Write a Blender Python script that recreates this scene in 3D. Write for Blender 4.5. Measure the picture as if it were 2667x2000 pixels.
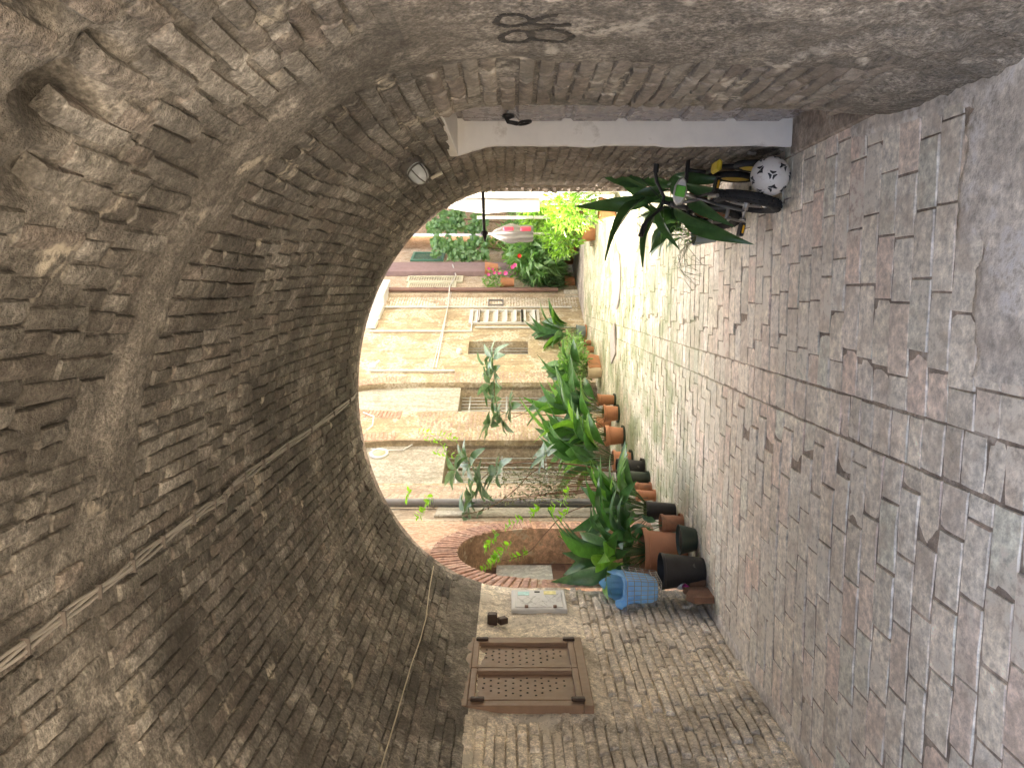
import bpy, bmesh, math, random
import numpy as np
from mathutils import Vector, Matrix

for o in list(bpy.data.objects):
    bpy.data.objects.remove(o, do_unlink=True)
SC = bpy.context.scene
COL = SC.collection
R = math.radians
random.seed(7)
RNG = np.random.default_rng(11)

# ------------------------------------------------------------------ camera
YAW = R(6.7)          # the view looks 6.7 degrees left of the passage axis (+Y)
EYE = 1.58
cam_d = bpy.data.cameras.new("camera")
cam_d.sensor_fit = 'HORIZONTAL'
cam_d.sensor_width = 36.0
cam_d.lens = 27.0
cam_d.clip_start = 0.05
cam_d.clip_end = 3000.0
cam = bpy.data.objects.new("camera", cam_d)
COL.objects.link(cam)
RIGHT = Vector((math.cos(YAW), math.sin(YAW), 0))
FWD = Vector((-math.sin(YAW), math.cos(YAW), 0))
# the phone was held upright and the picture is stored on its side: image right = world down
cam.matrix_world = Matrix(((0, RIGHT.x, -FWD.x, 0), (0, RIGHT.y, -FWD.y, 0), (-1, 0, 0, EYE), (0, 0, 0, 1)))
SC.camera = cam

# ------------------------------------------------------------------ light
SUN_AZ = Vector((-0.95, 0.31, 0)).normalized()   # horizontal direction towards the sun
SUN_EL = R(64)
world = bpy.data.worlds.new("World")
SC.world = world
world.use_nodes = True
wn = world.node_tree
bg = wn.nodes["Background"]
sky = wn.nodes.new("ShaderNodeTexSky")
sky.sky_type = 'NISHITA'
sky.sun_disc = False
sky.air_density = 0.6
sky.dust_density = 7.0
sky.ozone_density = 0.3
sky.sun_elevation = SUN_EL
sky.sun_rotation = math.atan2(SUN_AZ.x, SUN_AZ.y)
wn.links.new(sky.outputs[0], bg.inputs[0])
bg.inputs[1].default_value = 0.15
sun_d = bpy.data.lights.new("sun", 'SUN')
sun_d.energy = 5.0
sun_d.angle = R(0.53)
sun_d.color = (1.0, 0.91, 0.78)
sun = bpy.data.objects.new("sun", sun_d)
COL.objects.link(sun)
tosun = Vector((SUN_AZ.x * math.cos(SUN_EL), SUN_AZ.y * math.cos(SUN_EL), math.sin(SUN_EL)))
sun.rotation_euler = tosun.to_track_quat('Z', 'Y').to_euler()
sun.location = tosun * 60
SC.view_settings.view_transform = 'Standard'
SC.view_settings.look = 'None'
SC.view_settings.gamma = 1.0
SC.view_settings.exposure = 3.0
SC.render.engine = 'CYCLES'
SC.cycles.use_denoising = True
SC.cycles.use_adaptive_sampling = True
SC.cycles.adaptive_threshold = 0.025
SC.cycles.max_bounces = 6
SC.cycles.diffuse_bounces = 5
SC.cycles.glossy_bounces = 3
SC.cycles.sample_clamp_indirect = 12.0

# ------------------------------------------------------------------ helpers
K = 2667.0 / 2212.0
def ray(dx, dy):
    """direction of the sight line through a point of the photograph (2212 wide copy), unit depth"""
    u = (2000.0 - dy * K - 1000.0) / 2000.0
    w = (1333.5 - dx * K) / 2000.0
    return RIGHT * u + FWD + Vector((0, 0, w))
def at(dx, dy, depth):
    return Vector((0, 0, EYE)) + ray(dx, dy) * depth
def on_floor(dx, dy, z=0.0):
    d = ray(dx, dy)
    return Vector((0, 0, EYE)) + d * ((z - EYE) / d.z)
def on_x(dx, dy, x):
    d = ray(dx, dy)
    return Vector((0, 0, EYE)) + d * (x / d.x)

def link(o, parent=None):
    COL.objects.link(o)
    if parent is not None:
        o.parent = parent
    return o
def tag(o, label=None, cat=None, group=None, kind=None):
    if label: o["label"] = label
    if cat: o["category"] = cat
    if group: o["group"] = group
    if kind: o["kind"] = kind
    return o
def empty(name, loc=(0, 0, 0), rz=0.0, label=None, cat=None, group=None):
    o = bpy.data.objects.new(name, None)
    o.empty_display_size = 0.1
    o.location = loc
    o.rotation_euler = (0, 0, rz)
    link(o)
    return tag(o, label, cat, group)
def mesh_obj(name, verts, faces, mat, parent=None, smooth=False):
    me = bpy.data.meshes.new(name)
    me.from_pydata([tuple(v) for v in verts], [], [tuple(f) for f in faces])
    if smooth:
        me.polygons.foreach_set("use_smooth", [True] * len(me.polygons))
        if smooth is not True: me.set_sharp_from_angle(angle=R(smooth))
    if mat is not None:
        me.materials.append(mat)
    me.update()
    o = bpy.data.objects.new(name, me)
    return link(o, parent)
def copy_tree(o, parent=None):
    c = o.copy()
    link(c, parent)
    for ch in list(o.children):
        copy_tree(ch, c)
    return c

class MB:
    """collects verts and faces of one mesh"""
    def __init__(s): s.v = []; s.f = []
    def add(s, vs, fs):
        n = len(s.v); s.v += [Vector(v) for v in vs]; s.f += [tuple(i + n for i in f) for f in fs]
    def box(s, c, size, M=None, bevel=0.0):
        x, y, z = size[0] / 2, size[1] / 2, size[2] / 2
        if bevel > 0:
            b = min(bevel, x * .9, y * .9, z * .9)
            bm = bmesh.new(); bmesh.ops.create_cube(bm, size=1.0)
            for v in bm.verts: v.co = Vector((v.co.x * 2 * x, v.co.y * 2 * y, v.co.z * 2 * z))
            bmesh.ops.bevel(bm, geom=list(bm.edges), offset=b, segments=1, affect='EDGES')
            bm.verts.index_update()
            vs = [v.co.copy() for v in bm.verts]; fs = [[v.index for v in f.verts] for f in bm.faces]; bm.free()
        else:
            vs = [Vector((a * x, b_ * y, c_ * z)) for c_ in (-1, 1) for b_ in (-1, 1) for a in (-1, 1)]
            fs = [(0, 2, 3, 1), (4, 5, 7, 6), (0, 1, 5, 4), (2, 6, 7, 3), (0, 4, 6, 2), (1, 3, 7, 5)]
        c = Vector(c)
        if M is None: vs = [v + c for v in vs]
        else: vs = [M @ v + c for v in vs]
        s.add(vs, fs)
    def tube(s, pts, r, n=8, cap=True):
        pts = [Vector(p) for p in pts]
        rs = r if isinstance(r, (list, tuple)) else [r] * len(pts)
        base = len(s.v); up = None
        for i, p in enumerate(pts):
            t = (pts[min(i + 1, len(pts) - 1)] - pts[max(i - 1, 0)])
            t = t.normalized() if t.length > 1e-9 else Vector((0, 0, 1))
            if up is None:
                up = t.orthogonal().normalized()
            else:
                up = (up - t * up.dot(t))
                up = up.normalized() if up.length > 1e-6 else t.orthogonal().normalized()
            side = t.cross(up)
            for k in range(n):
                a = 2 * math.pi * k / n
                s.v.append(p + (up * math.cos(a) + side * math.sin(a)) * rs[i])
        for i in range(len(pts) - 1):
            for k in range(n):
                a = base + i * n + k; b = base + i * n + (k + 1) % n
                s.f.append((a, b, b + n, a + n))
        if cap:
            s.f.append(tuple(base + k for k in reversed(range(n))))
            e = base + (len(pts) - 1) * n
            s.f.append(tuple(e + k for k in range(n)))
    def lathe(s, prof, n=24, M=None):
        base = len(s.v)
        for r, z in prof:
            for k in range(n):
                a = 2 * math.pi * k / n
                v = Vector((r * math.cos(a), r * math.sin(a), z))
                s.v.append(M @ v if M is not None else v)
        for i in range(len(prof) - 1):
            for k in range(n):
                a = base + i * n + k; b = base + i * n + (k + 1) % n
                s.f.append((a, b, b + n, a + n))
    def torus(s, R_, r, n=40, m=10, M=None):
        base = len(s.v)
        for i in range(n):
            a = 2 * math.pi * i / n
            for j in range(m):
                b = 2 * math.pi * j / m
                v = Vector(((R_ + r * math.cos(b)) * math.cos(a), (R_ + r * math.cos(b)) * math.sin(a), r * math.sin(b)))
                s.v.append(M @ v if M is not None else v)
        for i in range(n):
            for j in range(m):
                s.f.append((base + i * m + j, base + ((i + 1) % n) * m + j, base + ((i + 1) % n) * m + (j + 1) % m, base + i * m + (j + 1) % m))
    def build(s, name, mat, parent=None, smooth=False):
        return mesh_obj(name, s.v, s.f, mat, parent, smooth)

# value noise on numpy arrays
def _hash(ix, iy, iz, seed):
    h = (ix.astype(np.int64) * 374761393 + iy.astype(np.int64) * 668265263 + iz.astype(np.int64) * 2147483647 + seed * 974711) & 0xffffffff
    h = ((h ^ (h >> 13)) * 1274126177) & 0xffffffff
    return ((h ^ (h >> 16)) & 0xffff) / 65535.0
def vnoise(x, y, z, seed=0):
    x = np.asarray(x, float); y = np.asarray(y, float); z = np.asarray(z, float) + x * 0
    xi, yi, zi = np.floor(x), np.floor(y), np.floor(z)
    fx, fy, fz = x - xi, y - yi, z - zi
    fx, fy, fz = fx * fx * (3 - 2 * fx), fy * fy * (3 - 2 * fy), fz * fz * (3 - 2 * fz)
    r = 0
    for a in (0, 1):
        for b in (0, 1):
            for c in (0, 1):
                r = r + _hash(xi + a, yi + b, zi + c, seed) * (fx if a else 1 - fx) * (fy if b else 1 - fy) * (fz if c else 1 - fz)
    return r
def fbm(x, y, z=0.0, seed=0, oct=4):
    t = 0; amp = .5; tot = 0
    for k in range(oct):
        t = t + amp * vnoise(np.asarray(x) * 2 ** k, np.asarray(y) * 2 ** k, np.asarray(z) * 2 ** k, seed + k); tot += amp; amp *= .5
    return t / tot
def sstep(a, b, x):
    t = np.clip((np.asarray(x, float) - a) / (b - a), 0, 1)
    return t * t * (3 - 2 * t)

# ------------------------------------------------------------------ materials
def new_mat(name):
    m = bpy.data.materials.new(name)
    m.use_nodes = True
    nt = m.node_tree
    return m, nt, nt.nodes["Principled BSDF"]
def N(nt, typ, **kw):
    n = nt.nodes.new(typ)
    for k, v in kw.items(): setattr(n, k, v)
    return n
def ramp(nt, src, stops, interp='LINEAR'):
    r = N(nt, "ShaderNodeValToRGB")
    r.color_ramp.interpolation = interp
    el = r.color_ramp.elements
    while len(el) < len(stops): el.new(0.5)
    for e, (p, c) in zip(el, stops):
        e.position = p
        e.color = (*c, 1) if len(c) == 3 else c
    nt.links.new(src, r.inputs[0])
    return r.outputs[0]
def noise(nt, vec, scale, detail=5, rough=.6, dist=0.0):
    n = N(nt, "ShaderNodeTexNoise")
    n.inputs["Scale"].default_value = scale
    n.inputs["Detail"].default_value = detail
    n.inputs["Roughness"].default_value = rough
    n.inputs["Distortion"].default_value = dist
    if vec is not None: nt.links.new(vec, n.inputs["Vector"])
    return n.outputs["Fac"]
def mixc(nt, fac, a, b, mode='MIX'):
    m = N(nt, "ShaderNodeMix", data_type='RGBA', blend_type=mode)
    if isinstance(fac, (int, float)): m.inputs[0].default_value = fac
    else: nt.links.new(fac, m.inputs[0])
    for i, c in ((6, a), (7, b)):
        if isinstance(c, tuple): m.inputs[i].default_value = (*c, 1)
        else: nt.links.new(c, m.inputs[i])
    return m.outputs[2]
def math_n(nt, op, a, b=None):
    m = N(nt, "ShaderNodeMath", operation=op)
    for i, c in ((0, a), (1, b)):
        if c is None: continue
        if isinstance(c, (int, float)): m.inputs[i].default_value = c
        else: nt.links.new(c, m.inputs[i])
    return m.outputs[0]
def grey(v): return (v, v, v)
def bump(nt, bsdf, h, strength, dist, prev=None):
    b = N(nt, "ShaderNodeBump")
    b.inputs["Strength"].default_value = strength
    b.inputs["Distance"].default_value = dist
    nt.links.new(h, b.inputs["Height"])
    if prev is not None: nt.links.new(prev, b.inputs["Normal"])
    nt.links.new(b.outputs[0], bsdf.inputs["Normal"])
    return b.outputs[0]

def masonry(name, cols, stain=((.1, .09, .07), .45), lime=((.55, .48, .33), .70), rough=.92, vary=True, b1=.8, b2=.6, mottle=(.55, 1.5), moss=None, scale=1.0, spec=.25, lime_scale=3.2, fleck=0.0, streak=None):
    m, nt, bs = new_mat(name)
    geo = N(nt, "ShaderNodeNewGeometry")
    pos = geo.outputs["Position"]
    if vary:
        oi = N(nt, "ShaderNodeObjectInfo")
        rnd = math_n(nt, 'FRACT', math_n(nt, 'ADD', oi.outputs["Random"], geo.outputs["Random Per Island"]))
    else:
        rnd = noise(nt, pos, 2.2 * scale, 3)
    k = len(cols)
    c = ramp(nt, rnd, [((i + .0) / max(1, k - 1), col) for i, col in enumerate(cols)])
    big = noise(nt, pos, 1.3 * scale, 2, .62)
    c = mixc(nt, 1.0, c, ramp(nt, big, [(.25, grey(mottle[0])), (.5, grey(1.0)), (.75, grey(mottle[1]))]), 'MULTIPLY')
    mid = noise(nt, pos, 22 * scale, 3, .76)
    c = mixc(nt, 1.0, c, ramp(nt, mid, [(.28, grey(.55)), (.5, grey(1.0)), (.72, grey(1.5))]), 'MULTIPLY')
    if fleck:
        fl = noise(nt, pos, 75 * scale, 2, .7)
        c = mixc(nt, fleck, c, ramp(nt, fl, [(.34, grey(.35)), (.5, grey(1.0)), (.66, grey(1.9))]), 'MULTIPLY')
    if stain:
        sm = ramp(nt, noise(nt, pos, 4.5 * scale, 3, .72), [(stain[1], grey(1)), (stain[1] + .12, grey(0))])
        c = mixc(nt, math_n(nt, 'MULTIPLY', sm, .5), c, stain[0])
    if streak:
        vm = N(nt, 'ShaderNodeVectorMath', operation='MULTIPLY'); nt.links.new(pos, vm.inputs[0]); vm.inputs[1].default_value = (1, 1, .10)
        sk = ramp(nt, noise(nt, vm.outputs[0], 7.0, 4, .7), [(.46, grey(0)), (.66, grey(.75))])
        c = mixc(nt, sk, c, streak)
    if lime:
        lm = ramp(nt, noise(nt, pos, lime_scale * scale, 3, .75), [(lime[1] - .06, grey(0)), (lime[1], grey(1))])
        sp = ramp(nt, mid, [(.40, grey(0)), (.56, grey(1))])
        c = mixc(nt, math_n(nt, 'MULTIPLY', lm, sp), c, lime[0])
    if moss:
        mm = moss(nt, pos)
        c = mixc(nt, mm[0], c, mm[1])
    nt.links.new(c, bs.inputs["Base Color"])
    bs.inputs["Roughness"].default_value = rough
    bs.inputs["Specular IOR Level"].default_value = spec
    bump(nt, bs, noise(nt, pos, 52 * scale, 3, .8), b1 * .8, .013)
    return m

def plain(name, col, rough=.6, metal=0.0, var=.25, scale=6.0, bumpy=0.0, spec=.4, dirt=None, bscale=40):
    m, nt, bs = new_mat(name)
    geo = N(nt, "ShaderNodeNewGeometry")
    pos = geo.outputs["Position"]
    n1 = noise(nt, pos, scale, 7, .65)
    c = mixc(nt, 1.0, tuple(col), ramp(nt, n1, [(.25, grey(1 - var)), (.75, grey(1 + var))]), 'MULTIPLY')
    if dirt:
        dm = ramp(nt, noise(nt, pos, dirt[2] if len(dirt) > 2 else 4.0, 8, .7), [(dirt[1], grey(0)), (dirt[1] + .16, grey(1))])
        c = mixc(nt, dm, c, dirt[0])
    nt.links.new(c, bs.inputs["Base Color"])
    rr = ramp(nt, noise(nt, pos, scale * 2.3, 5), [(.3, grey(max(0, rough - .12))), (.7, grey(min(1, rough + .12)))])
    nt.links.new(rr, bs.inputs["Roughness"])
    bs.inputs["Metallic"].default_value = metal
    bs.inputs["Specular IOR Level"].default_value = spec
    if bumpy > 0: bump(nt, bs, noise(nt, pos, bscale, 7, .65), bumpy, .01)
    return m
# ------------------------------------------------------------------ the vaulted passage
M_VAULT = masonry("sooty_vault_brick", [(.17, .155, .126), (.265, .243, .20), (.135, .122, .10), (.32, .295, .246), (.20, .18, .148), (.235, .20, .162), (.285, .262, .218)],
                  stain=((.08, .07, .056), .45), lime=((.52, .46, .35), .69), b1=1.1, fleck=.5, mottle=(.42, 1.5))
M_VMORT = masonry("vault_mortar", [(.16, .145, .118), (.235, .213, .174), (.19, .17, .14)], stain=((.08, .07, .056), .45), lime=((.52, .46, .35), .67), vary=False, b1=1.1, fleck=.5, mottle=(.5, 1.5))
M_LWALL = masonry("dusty_wall_brick", [(.66, .585, .46), (.60, .52, .40), (.70, .63, .50), (.62, .54, .42), (.67, .60, .48), (.58, .51, .405)],
                  stain=((.30, .25, .185), .34), lime=((.68, .60, .47), .62), b1=.9, fleck=.35)
M_LMORT = masonry("left_wall_mortar", [(.58, .51, .395), (.67, .60, .475), (.61, .54, .42)], stain=((.30, .25, .18), .36), lime=((.66, .60, .48), .6), vary=False, b1=1.0, fleck=.35)
M_RWALL = masonry("worn_wall_brick", [(.235, .205, .166), (.28, .25, .20), (.21, .175, .14), (.305, .27, .22), (.25, .21, .166)],
                  stain=((.20, .17, .13), .40), lime=((.52, .46, .36), .66), b1=.9)
M_RMORT = masonry("right_wall_render", [(.19, .168, .136), (.265, .236, .19), (.22, .194, .157)], stain=((.10, .088, .07), .44), lime=((.50, .45, .36), .66), vary=False, b1=1.1, fleck=.6)

XL = -2.545
SPRING = 1.55
RISE = 1.33
Y0, Y1 = 1.25, 6.42          # bricked length; the unseen plain shell stops short to admit rear light
YBACK = 0.8
def x_right(Y):
    return np.interp(Y, [-3, 3.1, 3.77, 4.4, 6.42], [.765, .765, .82, .855, .868])
# arc table of the nominal ellipse
_th = np.linspace(math.pi, 0, 721)
_ex, _ez = 1.70 * np.cos(_th), RISE * np.sin(_th)
_as = np.concatenate([[0], np.cumsum(np.hypot(np.diff(_ex), np.diff(_ez)))])
ARC = float(_as[-1])
STOT = 2 * SPRING + ARC
def prof(s, Y):
    """point and inward normal on the passage section at arc length s (from left foot) and place Y"""
    s = np.asarray(s, float); Y = np.asarray(Y, float) + s * 0
    xr = x_right(Y); c = (XL + xr) / 2; a = (xr - XL) / 2
    th = np.interp(s - SPRING, _as, _th)
    left = s < SPRING; right = s > SPRING + ARC
    bow = .03 * np.sin(np.clip((STOT - s) / SPRING, 0, 1) * math.pi * .5)     # right wall leans back a little
    x = np.where(left, XL, np.where(right, xr - .03 + bow, c + a * np.cos(th)))
    z = np.where(left, s, np.where(right, STOT - s, SPRING + RISE * np.sin(th)))
    nx = np.where(left, 1.0, np.where(right, -1.0, -np.cos(th) / a))
    nz = np.where(left | right, 0.0, -np.sin(th) / RISE)
    l = np.hypot(nx, nz)
    return x, z, nx / l, nz / l
def s_of(x, z, Y=4.0):
    xr = float(x_right(Y)); c = (XL + xr) / 2; a = (xr - XL) / 2
    if z < SPRING: return z if x < c else STOT - z
    th = math.atan2((z - SPRING) / RISE, (x - c) / a)
    return SPRING + float(np.interp(-th, -_th, _as))
def on_vault(dx, dy):
    """sight line meets the passage lining"""
    d = ray(dx, dy); best = None
    lo = 0.3
    t = lo
    while t < 9:
        p = Vector((0, 0, EYE)) + d * t
        xr = float(x_right(p.y)); c = (XL + xr) / 2; a = (xr - XL) / 2
        inside = XL < p.x < xr and (p.z < SPRING or ((p.x - c) / a) ** 2 + ((p.z - SPRING) / RISE) ** 2 < 1)
        if not inside: break
        t += .004
    return p
# where render covers the bricks (mask 0..1) and how far the bed stands off the brick faces
def mask_plaster(s, Y):
    s = np.asarray(s, float); Y = np.asarray(Y, float)
    w = fbm(s * 3.1, Y * 3.1, 0, 5, 4) - .5
    m = np.zeros_like(s + Y)
    zr = STOT - s
    e = .35 * w
    right = sstep(2.72, 2.55, Y + e * .7) * sstep(2.02, 1.88, zr + e * .5)                       # near part of the right wall
    band = .8 * sstep(.13, .09, np.abs(Y - 2.42 + .25 * w)) * sstep(SPRING + ARC * .45, SPRING + ARC * .62, s + e)
    foot = sstep(.32, .16, zr + e * .6) * sstep(3.6, 3.2, Y)
    m = np.maximum(m, np.maximum(right, np.maximum(band, foot)))
    left = sstep(1.02, 1.16, s + e * .8) * sstep(2.12, 2.0, s + e * .2) * sstep(5.22, 5.32, Y + e * .2)
    rim = sstep(.62, .5, np.abs(Y - 4.87) + e * .25) * sstep(.56, .44, np.abs(s - 1.5) + e * .25)
    lfoot = sstep(.16, .07, s + e * .3)
    return np.maximum(m, np.maximum(left, np.maximum(rim, lfoot * .0)))
HOLES = []
def add_hole(dx, dy, r, depth):
    p = on_vault(dx, dy); HOLES.append((s_of(p.x, p.z, p.y), p.y, r, depth))
add_hole(150, 215, .10, .10); add_hole(105, 20, .05, .08); add_hole(70, 395, .06, .06)
add_hole(470, 985, .035, .05); add_hole(1335, 1478, .045, .05); add_hole(225, 100, .05, .05)
def bed_offset(s, Y):
    rough = fbm(s * 9, Y * 9, 3, 21, 4) - .5
    fine = fbm(s * 30, Y * 26, 1, 31, 3) - .5
    big = fbm(s * 1.6, Y * 1.6, 0, 41, 3) - .5
    m = mask_plaster(s, Y)
    vault = sstep(SPRING, SPRING + .4, s) * sstep(STOT - SPRING, STOT - SPRING - .4, s)
    near = sstep(4.2, 2.6, Y)
    leftw = sstep(SPRING + .3, SPRING, s)
    rightw = sstep(STOT - SPRING - .3, STOT - SPRING, s)
    off = -.0148 + .001 * vault * near - .005 * leftw + .003 * rightw + (.014 + .012 * leftw) * rough + .009 * fine + .009 * big
    pl = .012 + .018 * rough + .010 * fine
    rub = sstep(1.1, .2, STOT - s) * sstep(3.3, 2.4, Y)
    pl = pl + rub * (.05 * rough + .03 * fine)
    off = off * (1 - m) + pl * m
    for hs, hy, hr, hd in HOLES:
        d = np.hypot(s - hs, (Y - hy) * .7) + .03 * (fbm(s * 14, Y * 14, 9, 3, 3) - .5) * 2
        off = off - hd * sstep(hr, hr * .45, d)
    return off

def build_bed(name, s0, s1, mat, parent, ya=None, yb=None):
    ss = np.linspace(s0, s1, max(2, int(round((s1 - s0) / .023)) + 1))
    yy = np.concatenate([np.linspace(YBACK, Y0, 5)[:-1], np.linspace(Y0, Y1, 216)])
    if ya is not None: yy = np.concatenate([[ya], yy[(yy > ya + .004) & (yy < yb - .004)], [yb]])
    S, Yg = np.meshgrid(ss, yy, indexing='ij')
    x, z, nx, nz = prof(S, Yg)
    off = bed_offset(S, Yg)
    V = np.stack([x + nx * off, Yg, z + nz * off], -1).reshape(-1, 3)
    a, b = S.shape
    idx = np.arange(a * b).reshape(a, b)
    F = np.stack([idx[:-1, :-1], idx[1:, :-1], idx[1:, 1:], idx[:-1, 1:]], -1).reshape(-1, 4)
    return mesh_obj(name, V.tolist(), F.tolist(), mat, parent, smooth=True)

# brick variants: x = length, y = height, z = out of the wall
def brick_variant(L, H, D, seed, round_=.007, wear=.004, nx=4, ny=3):
    r = random.Random(seed)
    xs = np.linspace(-L / 2 + round_, L / 2 - round_, nx); ys = np.linspace(-H / 2 + round_, H / 2 - round_, ny)
    v = []; f = []
    for j in range(ny):
        for i in range(nx):
            edge = i in (0, nx - 1) or j in (0, ny - 1)
            corner = i in (0, nx - 1) and j in (0, ny - 1)
            dz = r.uniform(-wear, wear) - (wear * r.random() * 1.3 if edge else 0) - (wear * 2.0 * r.random() if corner else 0)
            v.append((xs[i] + r.uniform(-.3, .3) * round_, ys[j] + r.uniform(-.3, .3) * round_, dz))
    for j in range(ny - 1):
        for i in range(nx - 1):
            a = j * nx + i; f.append((a, a + 1, a + 1 + nx, a + nx))
    loop = [i for i in range(nx)] + [nx - 1 + j * nx for j in range(1, ny)] + [(ny - 1) * nx + i for i in range(nx - 2, -1, -1)] + [j * nx for j in range(ny - 2, 0, -1)]
    n = len(loop); b1 = len(v)
    for k in loop:
        x, y, z = v[k]
        sx = 0 if abs(x) < L / 2 - 2.2 * round_ else math.copysign(1, x); sy = 0 if abs(y) < H / 2 - 2.2 * round_ else math.copysign(1, y)
        v.append((x + sx * round_ * r.uniform(.6, 1.15), y + sy * round_ * r.uniform(.6, 1.15), z - round_ * r.uniform(.8, 1.5)))
    b2 = len(v)
    for k in range(n):
        x, y, z = v[b1 + k]; v.append((x, y, -D))
    for k in range(n):
        k2 = (k + 1) % n
        f.append((loop[k], b1 + k, b1 + k2, loop[k2])); f.append((b1 + k, b2 + k, b2 + k2, b1 + k2))
    return np.array(v), f
class BrickSet:
    """places many bricks: the largest in view as objects, the rest in one mesh"""
    def __init__(s, dims, mat, name, n=9, **kw):
        s.vars = []; s.mat = mat; s.name = name
        for (L, H, D) in dims:
            g = []
            for i in range(n):
                V, F = brick_variant(L, H, D, hash((round(L, 3), i)) & 0xffff, **kw)
                F = [tuple(reversed(q)) for q in F] if False else F
                g.append([V, F, None])
            s.vars.append(((L, H, D), g))
        s.items = []
    def place(s, kind, M, L, H):
        (L0, H0, D0), g = s.vars[kind]
        s.items.append((kind, random.randrange(len(g)), M @ Matrix.Diagonal((L / L0, H / H0, 1, 1)), L * H))
    def finish(s, parent, most=300, rest_name="brickwork"):
        sc = []
        for n, (kd, vi, M, area) in enumerate(s.items):
            p = M.translation - Vector((0, 0, EYE)); d = p.dot(FWD)
            if d < .3: sc.append((0, n)); continue
            u = p.dot(RIGHT) / d; w = p.z / d
            if abs(u) > .52 or abs(w) > .69: sc.append((0, n)); continue
            nrm = M.col[2].to_3d().normalized()
            cosv = max(0.0, -(nrm.dot(p)) / p.length)
            sc.append((area * cosv / p.length_squared, n))
        sc.sort(reverse=True)
        single = set(n for a, n in sc[:most] if a > 0)
        V = []; F = []; base = 0
        for n, (kd, vi, M, area) in enumerate(s.items):
            g = s.vars[kd][1][vi]
            if n in single:
                if g[2] is None:
                    me = bpy.data.meshes.new(s.name)
                    me.from_pydata([tuple(q) for q in g[0]], [], g[1])
                    me.polygons.foreach_set("use_smooth", [True] * len(me.polygons)); me.set_sharp_from_angle(angle=R(38))
                    me.materials.append(s.mat); me.update(); g[2] = me
                o = bpy.data.objects.new(s.name, g[2]); o.matrix_world = M; link(o, parent)
            else:
                m = np.array(M)
                V.append(g[0] @ m[:3, :3].T + m[:3, 3])
                F += [tuple(i + base for i in q) for q in g[1]]
                base += len(g[0])
        if V:
            o = mesh_obj(rest_name, np.concatenate(V).tolist(), F, s.mat, parent, smooth=38)
            tag(o, kind="stuff")

def wall_frame(s, Y, off, tilt=.0, spin=.0):
    x, z, nx, nz = [float(q) for q in prof(s, Y)]
    n = Vector((nx, 0, nz)); ydir = Vector((0, 1, 0)); t = n.cross(ydir)
    M = Matrix((( ydir.x, t.x, n.x, x + n.x * off), (ydir.y, t.y, n.y, Y), (ydir.z, t.z, n.z, z + n.z * off), (0, 0, 0, 1)))
    return M @ Matrix.Rotation(spin, 4, 'Z') @ Matrix.Rotation(tilt, 4, 'X') @ Matrix.Rotation(random.gauss(0, .012), 4, 'Y')

def lay_courses(bs, s0, s1, pitch, ya, yb, headers=.25, out=.010, skew=None, skip=None, sel=None):
    k = 0; s = s0 + pitch / 2
    while s < s1:
        Yc = ya - random.uniform(0, .26)
        wob = random.uniform(-.003, .003)
        while Yc < yb:
            hd = random.random() < headers
            L = random.uniform(.115, .14) if hd else random.uniform(.235, .285)
            y = Yc + L / 2
            ss = s + wob + .005 * math.sin(y * 2.3 + k)
            if skew: ss += skew(y)
            if y + L / 2 < yb + random.uniform(-.0, .05) and y - L / 2 > ya - .02 and s0 - .02 < ss < s1 + .02 and (sel is None or sel(ss, y)):
                m = float(mask_plaster(np.array([ss]), np.array([y]))[0])
                hole = any(math.hypot(ss - h[0], (y - h[1]) * .7) < h[2] for h in HOLES)
                if m < .55 and not hole and random.random() > (skip or 0):
                    off = random.uniform(-.004, out) + (random.uniform(0, .012) if random.random() < .12 else 0)
                    H = pitch - random.uniform(.005, .013)
                    bs.place(1 if hd else 0, wall_frame(ss, y, off, random.gauss(0, .025), random.gauss(0, .014)), L, H)
            Yc += L + random.uniform(.006, .018)
        s += pitch; k += 1

vault = empty("brick_vault", (0, 0, 0), label="dark sooty brick barrel vault arching over the passage", cat="vault")
lwall = empty("passage_wall", (0, 0, 0), label="dusty beige brick wall carrying the perforated brown cabinet", cat="wall")
rwall = empty("passage_wall", (0, 0, 0), label="grey brown brick wall with the white door frame and graffiti", cat="wall")
tunnel_skew = lambda y: (.1 * (2.4 - y) if y < 2.4 else 0.0)

SV0, SV1 = SPRING + .30, SPRING + ARC - .34
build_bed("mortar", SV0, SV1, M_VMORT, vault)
build_bed("mortar", 0.0, SV0, M_LMORT, lwall)
# vault bricks
DV = [(.26, .056, .06), (.128, .056, .06)]
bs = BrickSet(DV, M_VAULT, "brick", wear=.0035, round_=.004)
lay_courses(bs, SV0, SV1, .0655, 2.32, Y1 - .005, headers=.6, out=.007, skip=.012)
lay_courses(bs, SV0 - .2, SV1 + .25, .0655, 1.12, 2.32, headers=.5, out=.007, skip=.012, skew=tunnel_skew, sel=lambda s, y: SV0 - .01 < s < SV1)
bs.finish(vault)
# left wall bricks, with the opening of the wall box left free
in_box = lambda s, y: not (4.36 < y < 5.40 and 1.02 < s < 1.97)
bs = BrickSet(DV, M_LWALL, "brick", wear=.004, round_=.005)
lay_courses(bs, 0.0, SV0, .0645, 2.6, Y1 - .005, headers=.5, out=.022, skip=.02, sel=in_box)
bs.finish(lwall)

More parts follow.
